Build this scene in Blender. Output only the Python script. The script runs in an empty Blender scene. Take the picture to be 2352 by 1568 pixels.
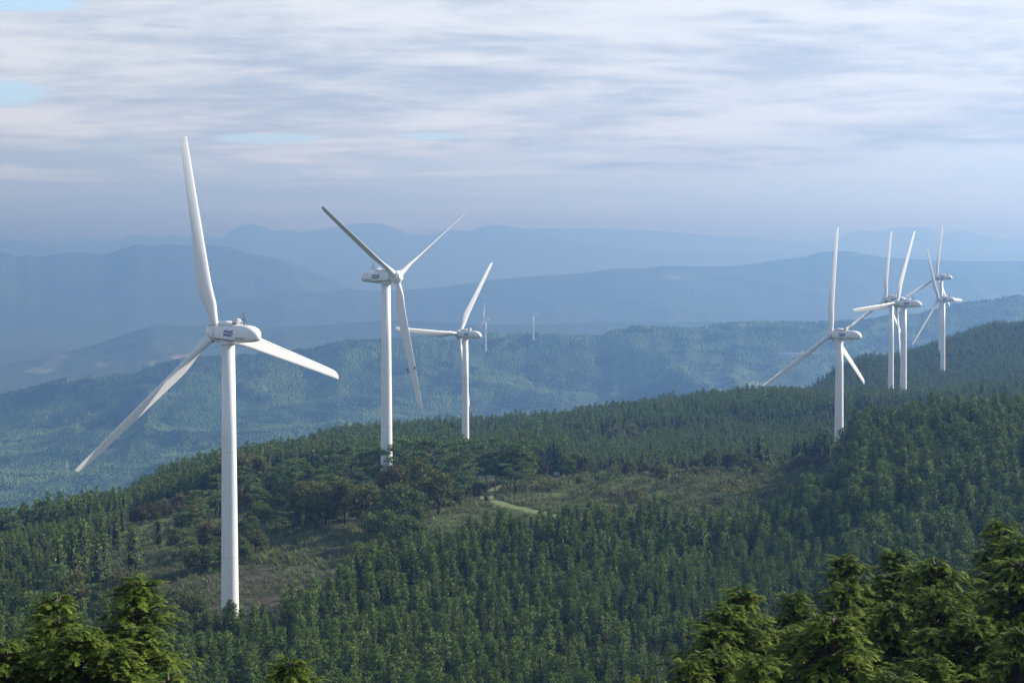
import bpy, math, random
import numpy as np
from mathutils import Matrix, Vector
R = math.radians
random.seed(7)
rng = np.random.default_rng(11)
sc = bpy.context.scene
COL = sc.collection

# ------------------------------------------------------------------ camera
# metres, camera at the origin looking along +Y; picture measures are in a 2352 x 1568 frame
F, CX, CY, HOR = 4573.0, 1176.0, 784.0, 590.0
PITCH = math.atan((CY - HOR) / F)
cam_d = bpy.data.cameras.new('camera')
cam_d.sensor_width = 36.0
cam_d.lens = F / 2352.0 * 36.0
cam_d.clip_start = 0.5
cam_d.clip_end = 120000.0
cam = bpy.data.objects.new('camera', cam_d)
cam.rotation_euler = (R(90) - PITCH, 0, 0)
COL.objects.link(cam)
sc.camera = cam

# ------------------------------------------------------------------ sun, sky, exposure
SUN_AZ, SUN_EL = 67.0, 28.0         # azimuth from +Y towards +X
sun_d = bpy.data.lights.new('sun', 'SUN')
sun_d.energy = 5.0
sun_d.angle = R(0.6)
sun_d.color = (1.0, 0.95, 0.87)
sun = bpy.data.objects.new('sun', sun_d)
_s = Vector((math.sin(R(SUN_AZ)) * math.cos(R(SUN_EL)), math.cos(R(SUN_AZ)) * math.cos(R(SUN_EL)), math.sin(R(SUN_EL))))
sun.rotation_euler = _s.to_track_quat('Z', 'Y').to_euler()
COL.objects.link(sun)
sc.view_settings.view_transform = 'Standard'
sc.view_settings.look = 'None'
sc.view_settings.exposure = 0.72
sc.view_settings.gamma = 1.0
sc.cycles.use_denoising = True
sc.cycles.max_bounces = 5
sc.cycles.diffuse_bounces = 2
sc.cycles.transmission_bounces = 3
sc.cycles.volume_bounces = 0
sc.cycles.transparent_max_bounces = 4

world = bpy.data.worlds.new('World')
sc.world = world
world.use_nodes = True


def NN(nt, kind, **kw):
    n = nt.nodes.new(kind)
    for k, v in kw.items():
        setattr(n, k, v)
    return n


def setv(n, **kw):
    for k, v in kw.items():
        n.inputs[k.replace('_', ' ')].default_value = v
    return n


def M(nt, op, a, b=None, c=None, clamp=False):
    n = nt.nodes.new('ShaderNodeMath')
    n.operation = op
    n.use_clamp = clamp
    for i, v in enumerate((a, b, c)):
        if v is None:
            continue
        if isinstance(v, (int, float)):
            n.inputs[i].default_value = v
        else:
            nt.links.new(v, n.inputs[i])
    return n.outputs[0]


def mixc(nt, fac, a, b):
    n = nt.nodes.new('ShaderNodeMix')
    n.data_type = 'RGBA'
    for i, v in ((0, fac), (6, a), (7, b)):
        if isinstance(v, (int, float)):
            n.inputs[i].default_value = v
        elif isinstance(v, tuple):
            n.inputs[i].default_value = (*v[:3], 1)
        else:
            nt.links.new(v, n.inputs[i])
    return n.outputs[2]


def maprange(nt, v, a, b, c=0.0, d=1.0, smooth=True):
    n = nt.nodes.new('ShaderNodeMapRange')
    n.interpolation_type = 'SMOOTHSTEP' if smooth else 'LINEAR'
    nt.links.new(v, n.inputs[0])
    for i, x in enumerate((a, b, c, d)):
        n.inputs[i + 1].default_value = x
    return n.outputs[0]


def noise(nt, vec, scale, detail=4, rough=0.5, dist=0.0):
    n = nt.nodes.new('ShaderNodeTexNoise')
    nt.links.new(vec, n.inputs['Vector'])
    n.inputs['Scale'].default_value = scale
    n.inputs['Detail'].default_value = detail
    n.inputs['Roughness'].default_value = rough
    n.inputs['Distortion'].default_value = dist
    return n.outputs['Fac']


def build_world():
    nt = world.node_tree
    nt.nodes.clear()
    out = NN(nt, 'ShaderNodeOutputWorld')
    bg = NN(nt, 'ShaderNodeBackground')
    bg.inputs['Strength'].default_value = 0.10
    sky = NN(nt, 'ShaderNodeTexSky')
    sky.sky_type = 'NISHITA'
    sky.sun_disc = False
    sky.sun_elevation = R(SUN_EL)
    sky.sun_rotation = R(SUN_AZ)
    sky.altitude = 700
    sky.dust_density = 1.2
    tc = NN(nt, 'ShaderNodeTexCoord')
    sep = NN(nt, 'ShaderNodeSeparateXYZ')
    nt.links.new(tc.outputs['Generated'], sep.inputs[0])
    x, y, z = sep.outputs
    # cloud deck: the view ray meets a flat sheet of cloud
    zz = M(nt, 'ADD', M(nt, 'MAXIMUM', z, 0.0), 0.085)
    px = M(nt, 'DIVIDE', x, zz)
    py = M(nt, 'DIVIDE', y, zz)
    comb = NN(nt, 'ShaderNodeCombineXYZ')
    nt.links.new(px, comb.inputs[0])
    nt.links.new(py, comb.inputs[1])
    mp = NN(nt, 'ShaderNodeMapping')
    nt.links.new(comb.outputs[0], mp.inputs[0])
    mp.inputs['Rotation'].default_value = (0, 0, R(-14))
    mp.inputs['Scale'].default_value = (0.72, 1.0, 1)
    mp.inputs['Location'].default_value = (3.7, 1.3, 0)
    v = mp.outputs[0]
    big = noise(nt, v, 0.95, 5, 0.52, 0.6)
    mid = noise(nt, v, 2.5, 7, 0.58, 0.5)
    fine = noise(nt, v, 7.5, 6, 0.62, 0.3)
    shade = M(nt, 'ADD', M(nt, 'MULTIPLY', big, 0.42), M(nt, 'ADD', M(nt, 'MULTIPLY', mid, 0.38), M(nt, 'MULTIPLY', fine, 0.20)))
    lit = maprange(nt, shade, 0.39, 0.60)
    grey = (3.2, 3.8, 4.65)
    white = (5.85, 6.3, 6.8)
    cloud = mixc(nt, lit, grey, white)
    # a darker bank of cloud low over the mountains, billowing at its upper edge; brighter towards the sun
    mp2 = NN(nt, 'ShaderNodeMapping')
    nt.links.new(tc.outputs['Generated'], mp2.inputs[0])
    mp2.inputs['Scale'].default_value = (9.0, 9.0, 34.0)
    puff = noise(nt, mp2.outputs[0], 1.0, 7, 0.62, 0.4)
    edge = M(nt, 'ADD', z, M(nt, 'MULTIPLY', M(nt, 'SUBTRACT', puff, 0.5), 0.085))
    low = maprange(nt, edge, 0.040, 0.062)
    mp3 = NN(nt, 'ShaderNodeMapping')
    nt.links.new(tc.outputs['Generated'], mp3.inputs[0])
    mp3.inputs['Scale'].default_value = (7.0, 7.0, 110.0)
    seam = noise(nt, mp3.outputs[0], 1.0, 6, 0.6, 0.3)
    bank = mixc(nt, maprange(nt, x, -0.22, 0.30), (3.3, 4.2, 5.1), (5.2, 6.3, 7.1))
    bank = mixc(nt, maprange(nt, seam, 0.44, 0.68), bank, (5.5, 6.35, 7.0))
    cloud = mixc(nt, M(nt, 'ADD', M(nt, 'MULTIPLY', low, 0.85), 0.08, clamp=True), bank, cloud)
    # holes of clear sky
    def hole(ax, az, sx, sz):
        a = M(nt, 'DIVIDE', M(nt, 'SUBTRACT', x, ax), sx)
        b = M(nt, 'DIVIDE', M(nt, 'SUBTRACT', z, az), sz)
        d = M(nt, 'ADD', M(nt, 'MULTIPLY', a, a), M(nt, 'MULTIPLY', b, b))
        return M(nt, 'POWER', 2.718, M(nt, 'MULTIPLY', d, -1.0))
    hs = None
    for h in ((-0.262, 0.0795, 0.040, 0.0090), (-0.118, 0.0585, 0.032, 0.0028), (-0.236, 0.122, 0.032, 0.0045), (-0.165, 0.129, 0.05, 0.004), (-0.04, 0.060, 0.018, 0.002)):
        g = hole(*h)
        hs = g if hs is None else M(nt, 'MAXIMUM', hs, g)
    cover = M(nt, 'ADD', M(nt, 'SUBTRACT', shade, 0.5), M(nt, 'SUBTRACT', 0.60, M(nt, 'MULTIPLY', hs, 0.85)))
    mask = maprange(nt, cover, 0.02, 0.36)
    # unseen sky overhead is made clear and darker blue to cut ambient fill
    mask = M(nt, 'MULTIPLY', mask, maprange(nt, z, 0.42, 0.20, 0.12, 1.0))
    skyc = mixc(nt, maprange(nt, z, 0.22, 0.14, 0.0, 0.75), sky.outputs[0], (4.0, 6.1, 8.3))
    col = mixc(nt, mask, skyc, cloud)
    nt.links.new(col, bg.inputs['Color'])
    nt.links.new(bg.outputs[0], out.inputs[0])


build_world()

# ------------------------------------------------------------------ helpers
def ray(px, py):
    u = (px - CX) / F
    v = (CY - py) / F
    Y = math.cos(PITCH) + v * math.sin(PITCH)
    Z = -math.sin(PITCH) + v * math.cos(PITCH)
    return u / Y, Z / Y


def at(px, py, D):
    u, w = ray(px, py)
    return Vector((u * D, D, w * D))


def tag(o, label=None, cat=None, group=None, kind=None):
    if label:
        o['label'] = label
    if cat:
        o['category'] = cat
    if group:
        o['group'] = group
    if kind:
        o['kind'] = kind
    return o


def mk_mesh(name, V, faces, smooth=False):
    """faces: list of int arrays (n,k)"""
    me = bpy.data.meshes.new(name)
    V = np.asarray(V, dtype=np.float32)
    me.vertices.add(len(V))
    me.vertices.foreach_set('co', V.ravel())
    faces = [np.asarray(f, dtype=np.int32) for f in faces if len(f)]
    nl = sum(f.size for f in faces)
    npoly = sum(len(f) for f in faces)
    me.loops.add(nl)
    me.polygons.add(npoly)
    li = np.concatenate([f.ravel() for f in faces])
    tot = np.concatenate([np.full(len(f), f.shape[1], dtype=np.int32) for f in faces])
    start = np.concatenate([[0], np.cumsum(tot)[:-1]]).astype(np.int32)
    me.loops.foreach_set('vertex_index', li)
    me.polygons.foreach_set('loop_start', start)
    me.polygons.foreach_set('loop_total', tot)
    if smooth:
        me.polygons.foreach_set('use_smooth', np.ones(npoly, dtype=bool))
    me.update(calc_edges=True)
    me.validate()
    return me


def link(name, me, mat=None, parent=None, loc=None):
    o = bpy.data.objects.new(name, me)
    if mat is not None and me is not None and len(me.materials) == 0:
        me.materials.append(mat)
    COL.objects.link(o)
    if parent is not None:
        o.parent = parent
    if loc is not None:
        o.location = loc
    return o


def empty(name, loc=(0, 0, 0), rz=0.0):
    o = bpy.data.objects.new(name, None)
    o.empty_display_size = 0.5
    COL.objects.link(o)
    o.location = loc
    o.rotation_euler = (0, 0, rz)
    return o


class MB:
    """collects shapes, builds one mesh"""
    def __init__(self):
        self.V, self.Q, self.T, self.n = [], [], [], 0

    def add(self, V, Q=(), T=()):
        V = np.asarray(V, float)
        self.V.append(V)
        if len(Q):
            self.Q.append(np.asarray(Q, int) + self.n)
        if len(T):
            self.T.append(np.asarray(T, int) + self.n)
        self.n += len(V)

    def box(self, c, s, m=None, taper=1.0):
        v = np.array([[a, b, d] for a in (-.5, .5) for b in (-.5, .5) for d in (-.5, .5)]) * np.array(s)
        if taper != 1.0:
            k = np.where(v[:, 2:3] > 0, taper, 1.0)
            v[:, :2] *= k
        if m is not None:
            v = v @ np.array(m).T
        v = v + np.array(c)
        self.add(v, [[0, 1, 3, 2], [4, 6, 7, 5], [0, 4, 5, 1], [2, 3, 7, 6], [0, 2, 6, 4], [1, 5, 7, 3]])

    def tube(self, pts, rad, n=8, cap=True):
        pts = np.asarray(pts, float)
        rad = np.broadcast_to(np.asarray(rad, float), (len(pts),))
        tan = np.gradient(pts, axis=0)
        tan /= np.linalg.norm(tan, axis=1, keepdims=True) + 1e-9
        up = np.array([0, 0, 1.0]) if abs(tan[0][2]) < 0.9 else np.array([1.0, 0, 0])
        rings = []
        for p, t, r in zip(pts, tan, rad):
            a = np.cross(t, up); a /= np.linalg.norm(a) + 1e-9
            b = np.cross(t, a)
            up = np.cross(a, t)
            ang = np.arange(n) * 2 * np.pi / n
            rings.append(p + r * (np.cos(ang)[:, None] * a + np.sin(ang)[:, None] * b))
        V = np.concatenate(rings)
        Q = []
        for i in range(len(pts) - 1):
            for j in range(n):
                k = (j + 1) % n
                Q.append([i * n + j, i * n + k, (i + 1) * n + k, (i + 1) * n + j])
        T = []
        if cap:
            V = np.vstack([V, pts[0], pts[-1]])
            a0, b0 = len(V) - 2, len(V) - 1
            m = (len(pts) - 1) * n
            for j in range(n):
                k = (j + 1) % n
                T += [[a0, k, j], [b0, m + j, m + k]]
        self.add(V, Q, T)

    def loft(self, rings, caps=True, closed=True):
        n = len(rings[0])
        V = np.concatenate([np.asarray(r, float) for r in rings])
        Q, T = [], []
        for i in range(len(rings) - 1):
            for j in range(n if closed else n - 1):
                k = (j + 1) % n
                Q.append([i * n + j, i * n + k, (i + 1) * n + k, (i + 1) * n + j])
        if caps:
            V = np.vstack([V, np.mean(rings[0], axis=0), np.mean(rings[-1], axis=0)])
            a0, b0 = len(V) - 2, len(V) - 1
            m = (len(rings) - 1) * n
            for j in range(n):
                k = (j + 1) % n
                T += [[a0, k, j], [b0, m + j, m + k]]
        self.add(V, Q, T)

    def mesh(self, name, smooth=False):
        f = []
        if self.Q:
            f.append(np.concatenate(self.Q))
        if self.T:
            f.append(np.concatenate(self.T))
        return mk_mesh(name, np.concatenate(self.V), f, smooth)

    def build(self, name, mat, parent=None, smooth=False, loc=None):
        return link(name, self.mesh(name, smooth), mat, parent, loc)


def smooth_by_angle(o, deg=40):
    me = o.data
    me.polygons.foreach_set('use_smooth', np.ones(len(me.polygons), dtype=bool))
    try:
        me.set_sharp_from_angle(angle=R(deg))
    except Exception:
        pass


# value noise in numpy
_perm = np.random.default_rng(5).random((256, 256))


def vnoise(x, y):
    xi, yi = np.floor(x).astype(int), np.floor(y).astype(int)
    fx, fy = x - xi, y - yi
    fx = fx * fx * fx * (fx * (fx * 6 - 15) + 10)
    fy = fy * fy * fy * (fy * (fy * 6 - 15) + 10)
    g = lambda a, b: _perm[a % 256, b % 256]
    return (g(xi, yi) * (1 - fx) + g(xi + 1, yi) * fx) * (1 - fy) + (g(xi, yi + 1) * (1 - fx) + g(xi + 1, yi + 1) * fx) * fy


def fbm(x, y, o=4, gain=0.5):
    s, a, t = 0, 1.0, 0
    for i in range(o):
        s = s + a * vnoise(x * 2 ** i + 17.3 * i, y * 2 ** i + 9.1 * i)
        t += a
        a *= gain
    return s / t


def ridged(x, y, o=4, gain=0.5):
    s, a, t = 0, 1.0, 0
    for i in range(o):
        s = s + a * (1 - np.abs(2 * vnoise(x * 2 ** i + 31.7 * i, y * 2 ** i + 5.3 * i) - 1))
        t += a
        a *= gain
    return s / t


def pchip(xk, yk, x):
    xk, yk = np.asarray(xk, float), np.asarray(yk, float)
    h = np.diff(xk); d = np.diff(yk) / h
    m = np.zeros(len(xk))
    m[0], m[-1] = d[0], d[-1]
    for i in range(1, len(xk) - 1):
        if d[i - 1] * d[i] > 0:
            w1, w2 = 2 * h[i] + h[i - 1], h[i] + 2 * h[i - 1]
            m[i] = (w1 + w2) / (w1 / d[i - 1] + w2 / d[i])
    x = np.clip(x, xk[0], xk[-1])
    i = np.clip(np.searchsorted(xk, x, side='right') - 1, 0, len(xk) - 2)
    t = (x - xk[i]) / h[i]
    return ((2 * t**3 - 3 * t**2 + 1) * yk[i] + (t**3 - 2 * t**2 + t) * h[i] * m[i]
            + (-2 * t**3 + 3 * t**2) * yk[i + 1] + (t**3 - t**2) * h[i] * m[i + 1])


# ------------------------------------------------------------------ materials
def new_mat(name):
    m = bpy.data.materials.new(name)
    m.use_nodes = True
    nt = m.node_tree
    p = nt.nodes['Principled BSDF']
    return m, nt, p


def plain(name, col, rough=0.5, metal=0.0, vary=0.0, scale=3.0):
    m, nt, p = new_mat(name)
    p.inputs['Roughness'].default_value = rough
    p.inputs['Metallic'].default_value = metal
    if vary:
        tc = NN(nt, 'ShaderNodeTexCoord')
        n = noise(nt, tc.outputs['Object'], scale, 4, 0.6)
        c = mixc(nt, maprange(nt, n, 0.35, 0.7), tuple(c * (1 - vary) for c in col), col)
        nt.links.new(c, p.inputs['Base Color'])
    else:
        p.inputs['Base Color'].default_value = (*col, 1)
    return m


def foliage(name, c1, c2, c3, transl=0.12, tip=None):
    """leaf colour varies from tree to tree and clump to clump; 'tip' attribute marks new growth and paints sunlit spray ends"""
    m, nt, p = new_mat(name)
    out = nt.nodes['Material Output']
    oi = NN(nt, 'ShaderNodeObjectInfo')
    geo = NN(nt, 'ShaderNodeNewGeometry')
    rnd = oi.outputs['Random']
    col = mixc(nt, rnd, c1, c2)
    isl = geo.outputs['Random Per Island']
    col = mixc(nt, M(nt, 'MULTIPLY', M(nt, 'POWER', isl, 1.3), 1.0), col, c3)
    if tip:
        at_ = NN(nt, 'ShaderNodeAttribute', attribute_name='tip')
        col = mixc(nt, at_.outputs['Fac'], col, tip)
    nt.links.new(col, p.inputs['Base Color'])
    p.inputs['Roughness'].default_value = 0.62
    p.inputs['Specular IOR Level'].default_value = 0.06
    tr = NN(nt, 'ShaderNodeBsdfTranslucent')
    nt.links.new(col, tr.inputs['Color'])
    mx = NN(nt, 'ShaderNodeMixShader')
    mx.inputs[0].default_value = transl
    nt.links.new(p.outputs[0], mx.inputs[1])
    nt.links.new(tr.outputs[0], mx.inputs[2])
    nt.links.new(mx.outputs[0], out.inputs['Surface'])
    return m


MT = {}
MT['cypress'] = foliage('cypress_foliage', (.015, .042, .013), (.046, .088, .022), (.22, .30, .06))
MT['cedar'] = foliage('cedar_foliage', (.034, .072, .016), (.055, .095, .020), (.19, .27, .06))
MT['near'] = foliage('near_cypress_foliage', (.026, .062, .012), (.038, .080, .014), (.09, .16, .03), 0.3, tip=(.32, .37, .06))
MT['pine'] = foliage('pine_foliage', (.028, .072, .030), (.055, .105, .036), (.24, .33, .11))
MT['broad_olive'] = foliage('olive_foliage', (.044, .064, .018), (.074, .092, .026), (.25, .26, .075))
MT['broad_green'] = foliage('green_foliage', (.034, .070, .020), (.055, .095, .026), (.21, .28, .07))
MT['broad_gold'] = foliage('golden_foliage', (.13, .13, .055), (.16, .155, .06), (.19, .18, .08))
MT['broad_rust'] = foliage('rusty_foliage', (.050, .048, .024), (.072, .064, .030), (.16, .15, .06))
MT['bush'] = foliage('bush_foliage', (.050, .084, .028), (.095, .115, .040), (.25, .27, .095))
MT['grass'] = foliage('grass_blades', (.085, .130, .045), (.14, .175, .065), (.24, .25, .13), 0.3)
MT['bark'] = plain('bark', (.13, .095, .07), 0.9, vary=0.45, scale=2.5)
MT['shade_wood'] = plain('crown_shade_and_wood', (.022, .020, .016), 0.95)  # near-black: paints shade inside crowns; also colours broadleaf trunks and limbs
MT['pinebark'] = plain('pine_bark', (.20, .13, .095), 0.9, vary=0.4, scale=2.0)
MT['twig'] = plain('twig_bark', (.10, .075, .05), 0.85, vary=0.3, scale=4)
def streaked(name, col):
    m, nt, p = new_mat(name)
    p.inputs['Roughness'].default_value = .38
    tc = NN(nt, 'ShaderNodeTexCoord')
    mp = NN(nt, 'ShaderNodeMapping')
    nt.links.new(tc.outputs['Object'], mp.inputs[0])
    mp.inputs['Scale'].default_value = (1.6, 1.6, .06)
    a = noise(nt, mp.outputs[0], 1.0, 6, .65)
    b = noise(nt, tc.outputs['Object'], .35, 5, .6)
    c = mixc(nt, maprange(nt, a, .50, .72), col, tuple(q * .86 for q in col))
    c = mixc(nt, maprange(nt, b, .5, .75), c, tuple(q * .92 for q in col))
    nt.links.new(c, p.inputs['Base Color'])
    return m


MT['white'] = streaked('turbine_white_paint', (.76, .76, .75))
MT['white_gf'] = plain('blade_white_gelcoat', (.76, .76, .75), 0.38, vary=0.03, scale=0.2)
MT['seamlight'] = plain('grey_flange_joint', (.55, .56, .57), 0.5)
MT['seam'] = plain('dark_joint_seal', (.10, .11, .12), 0.6)
MT['grille'] = plain('grey_grille', (.28, .27, .26), 0.7, vary=.25, scale=30)
MT['steel'] = plain('grey_steel', (.16, .20, .25), 0.45, 0.5, vary=.2)
MT['blue'] = plain('navy_blue_decal', (.018, .020, .20), 0.4)
MT['black'] = plain('black_decal', (.025, .025, .035), 0.45)
MT['wood'] = plain('dark_brown_wood', (.055, .035, .028), 0.8, vary=.3, scale=5)
MT['signwhite'] = plain('faded_white_board', (.42, .46, .50), 0.6, vary=.1)
MT['red'] = plain('red_cloth', (.45, .02, .03), 0.8)
MT['darkcloth'] = plain('dark_cloth', (.02, .024, .032), 0.85)
MT['skin'] = plain('skin', (.42, .26, .19), 0.6)
MT['helmet'] = plain('white_helmet_shell', (.8, .8, .78), 0.3)
MT['rope'] = plain('pale_rope', (.6, .58, .52), 0.8)
MT['concrete'] = plain('pale_concrete', (.30, .33, .34), 0.8, vary=.2, scale=.05)
MT['pylon'] = plain('galvanised_steel', (.45, .47, .48), 0.5, 0.3)
MT['redbody'] = plain('red_machine_paint', (.5, .07, .05), 0.5)


def attr_ground_mat(name, colors, attr_scale=None, bump=0.0, fine=1.0, canopy=None):
    """colours blended by the mesh's own 'mask' colour attribute: R bare soil, G mown grass, B scrub"""
    m, nt, p = new_mat(name)
    tc = NN(nt, 'ShaderNodeTexCoord')
    v = tc.outputs['Object']
    a = NN(nt, 'ShaderNodeAttribute', attribute_name='mask')
    sep = NN(nt, 'ShaderNodeSeparateColor')
    nt.links.new(a.outputs['Color'], sep.inputs[0])
    r, g, b = sep.outputs
    n1 = noise(nt, v, 0.9 * fine, 6, 0.65)
    n2 = noise(nt, v, 0.09 * fine, 4, 0.6)
    mix12 = M(nt, 'ADD', M(nt, 'MULTIPLY', n1, 0.6), M(nt, 'MULTIPLY', n2, 0.4))
    t = maprange(nt, mix12, 0.38, 0.62)
    base = mixc(nt, t, colors['base'][0], colors['base'][1])
    soil = mixc(nt, maprange(nt, mix12, 0.36, 0.60), colors['soil'][0], colors['soil'][1])
    soil = mixc(nt, maprange(nt, noise(nt, v, 2.2 * fine, 3, .6), 0.56, 0.66), soil, colors['soil'][2])
    mown = mixc(nt, t, colors['mown'][0], colors['mown'][1])
    scrub = mixc(nt, t, colors['scrub'][0], colors['scrub'][1])
    c = mixc(nt, b, base, scrub)
    c = mixc(nt, r, c, soil)
    c = mixc(nt, g, c, mown)
    nt.links.new(c, p.inputs['Base Color'])
    p.inputs['Roughness'].default_value = 0.95
    p.inputs['Specular IOR Level'].default_value = 0.1
    if bump:
        bn = NN(nt, 'ShaderNodeBump')
        bn.inputs['Strength'].default_value = 1.0
        bn.inputs['Distance'].default_value = bump
        nt.links.new(noise(nt, v, 0.35 * fine, 6, 0.7), bn.inputs['Height'])
        nt.links.new(bn.outputs[0], p.inputs['Normal'])
    return m


MT['ground'] = attr_ground_mat('hill_ground', dict(
    base=((.022, .034, .018), (.040, .055, .026)),
    soil=((.048, .042, .030), (.090, .074, .055), (.040, .065, .028)),
    mown=((.15, .21, .045), (.22, .29, .065)),
    scrub=((.042, .068, .022), (.10, .13, .045))), bump=0.5)
MT['midhill'] = attr_ground_mat('wooded_hill', dict(
    base=((.022, .055, .030), (.060, .110, .045)),
    soil=((.26, .22, .17), (.34, .30, .24), (.2, .24, .14)),
    mown=((.10, .17, .07), (.14, .21, .09)),
    scrub=((.07, .12, .05), (.11, .16, .07))), bump=9.0, fine=0.055)
MT['farhill'] = attr_ground_mat('far_mountain', dict(
    base=((.022, .045, .032), (.050, .085, .045)),
    soil=((.16, .19, .13), (.40, .38, .32), (.10, .14, .08)),
    mown=((.10, .17, .07), (.14, .21, .09)),
    scrub=((.06, .10, .05), (.09, .14, .07))), bump=30.0, fine=0.012)

# ------------------------------------------------------------------ near terrain
NEARZ = [(0, -9), (30, -14), (60, -22), (100, -36), (150, -55), (220, -73), (300, -80)]
KN = {
    -200: [(350, 1640), (398, 1560), (460, 1450), (520, 1370), (600, 1310), (700, 1270), (800, 1300)],
    0: [(350, 1630), (398, 1530), (460, 1400), (520, 1310), (600, 1278), (700, 1268), (760, 1280)],
    200: [(350, 1625), (398, 1515), (450, 1390), (520, 1280), (600, 1240), (680, 1230), (760, 1236), (830, 1242)],
    400: [(350, 1620), (398, 1512), (430, 1415), (460, 1345), (500, 1275), (550, 1215), (620, 1185), (720, 1172), (830, 1132), (900, 1145)],
    525: [(350, 1620), (398, 1510), (425, 1420), (455, 1345), (490, 1275), (530, 1205), (560, 1170), (620, 1130), (720, 1122), (850, 1108), (950, 1112)],
    650: [(350, 1618), (398, 1508), (425, 1412), (455, 1335), (490, 1262), (520, 1210), (560, 1160), (600, 1130), (700, 1112), (850, 1088), (960, 1074), (1080, 1084)],
    800: [(350, 1615), (398, 1505), (430, 1400), (455, 1330), (485, 1260), (510, 1208), (540, 1175), (594, 1138), (700, 1120), (900, 1065), (1050, 1032), (1200, 1040)],
    1000: [(350, 1612), (398, 1498), (440, 1388), (480, 1280), (505, 1212), (540, 1158), (594, 1130), (700, 1110), (850, 1080), (1016, 1050), (1120, 1016), (1250, 1022)],
    1200: [(350, 1605), (398, 1482), (440, 1372), (490, 1240), (520, 1190), (550, 1148), (582, 1112), (620, 1105), (750, 1085), (900, 1055), (1000, 1030), (1110, 1008), (1250, 1012)],
    1400: [(350, 1595), (420, 1402), (480, 1250), (520, 1186), (560, 1127), (600, 1093), (650, 1110), (750, 1090), (900, 1040), (1000, 1000), (1100, 980), (1250, 985)],
    1600: [(350, 1590), (420, 1390), (480, 1240), (520, 1175), (560, 1112), (595, 1082), (650, 1105), (750, 1085), (900, 1018), (1000, 975), (1100, 955), (1250, 960)],
    1800: [(350, 1580), (420, 1370), (480, 1220), (520, 1160), (560, 1106), (590, 1080), (650, 1100), (750, 1080), (900, 1008), (1000, 960), (1080, 944), (1200, 950), (1400, 960)],
    2000: [(350, 1562), (420, 1330), (470, 1185), (520, 1100), (560, 1058), (600, 1065), (726, 1085), (850, 1025), (950, 958), (1040, 968), (1180, 955), (1300, 905), (1450, 852), (1600, 870)],
    2150: [(350, 1545), (420, 1300), (480, 1140), (530, 1052), (570, 1040), (640, 1060), (750, 1045), (850, 990), (950, 955), (1080, 950), (1250, 925), (1400, 893), (1550, 828), (1660, 818), (1800, 840)],
    2300: [(350, 1538), (420, 1280), (480, 1120), (535, 1045), (590, 1032), (660, 1045), (760, 1020), (880, 955), (1000, 940), (1150, 928), (1300, 890), (1475, 840), (1650, 778), (1850, 795)],
    2500: [(350, 1530), (420, 1270), (480, 1110), (540, 1040), (600, 1028), (700, 1015), (850, 950), (1000, 925), (1150, 905), (1300, 870), (1500, 810), (1680, 768), (1900, 790)],
}
TD = np.concatenate([np.linspace(0, 300, 40)[:-1], np.geomspace(300, 1900, 170), np.geomspace(1950, 3400, 30)])
_cols = sorted(KN)
_tab = []
for c in _cols:
    dk = [d for d, z in NEARZ]
    zk = [z for d, z in NEARZ]
    for d, y in KN[c]:
        dk.append(d)
        zk.append(ray(c, y)[1] * d)
    dl = dk[-1]
    zl = zk[-1]
    dk += [dl + 350, dl + 800, 3400]
    zk += [zl - 70, zl - 230, -452]
    _tab.append(pchip(dk, zk, TD))
_tab = np.array(_tab)
TPX = np.arange(-200, 2501, 20.0)
TAB = np.stack([pchip(_cols, _tab[:, j], TPX) for j in range(len(TD))], axis=1)


def ground0(X, Y):
    X = np.asarray(X, float); Y = np.asarray(Y, float)
    Yc = np.maximum(Y, 8.0)
    px = np.clip(CX + F * X / Yc, TPX[0], TPX[-1])
    fi = (px - TPX[0]) / 20.0
    i = np.clip(fi.astype(int), 0, len(TPX) - 2)
    a = fi - i
    Yd = np.clip(Y, 0, TD[-1])
    j = np.clip(np.searchsorted(TD, Yd, side='right') - 1, 0, len(TD) - 2)
    b = (Yd - TD[j]) / (TD[j + 1] - TD[j])
    return (TAB[i, j] * (1 - a) + TAB[i + 1, j] * a) * (1 - b) + (TAB[i, j + 1] * (1 - a) + TAB[i + 1, j + 1] * a) * b


def ground(X, Y):
    X = np.asarray(X, float); Y = np.asarray(Y, float)
    g = ground0(X, Y)
    amp = np.clip(Y / 300, 0.2, 1.0) * np.where(Y > 2200, 0, 1)
    return g + amp * (1.4 * (fbm(X / 22, Y / 22, 3) - 0.5) + 0.5 * (fbm(X / 4.0, Y / 4.0, 2) - 0.5))


def gz(x, y):
    return float(ground(np.array([x]), np.array([y]))[0])


def hit(px, py, d0=120, d1=2200):
    u, w = ray(px, py)
    D = np.linspace(d0, d1, 6000)
    g = ground(u * D, D)
    k = np.argmax(g >= w * D)
    if g[k] < w * D[k]:
        return None
    return Vector((u * D[k], D[k], g[k]))


def pxy(X, Y, Z):
    d = Y * math.cos(PITCH) - Z * math.sin(PITCH)
    u = Y * math.sin(PITCH) + Z * math.cos(PITCH)
    return CX + F * X / d, CY - F * u / d


def sstep(a, b, x):
    t = np.clip((x - a) / (b - a), 0, 1)
    return t * t * (3 - 2 * t)


def set_mask(me, rgb):
    ca = me.color_attributes.new('mask', 'FLOAT_COLOR', 'POINT')
    buf = np.ones((len(rgb), 4), dtype=np.float32)
    buf[:, :3] = rgb
    ca.data.foreach_set('color', buf.ravel())


def edgeD(px):   # far edge of the near plantation
    return np.interp(px, [-300, 0, 340, 480, 560, 700, 800, 860, 950, 1000, 1200, 1400, 1600, 1800, 1900, 1960, 2600],
                     [400, 402, 400, 391, 391, 408, 434, 455, 468, 478, 484, 482, 478, 478, 500, 600, 700])


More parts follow.
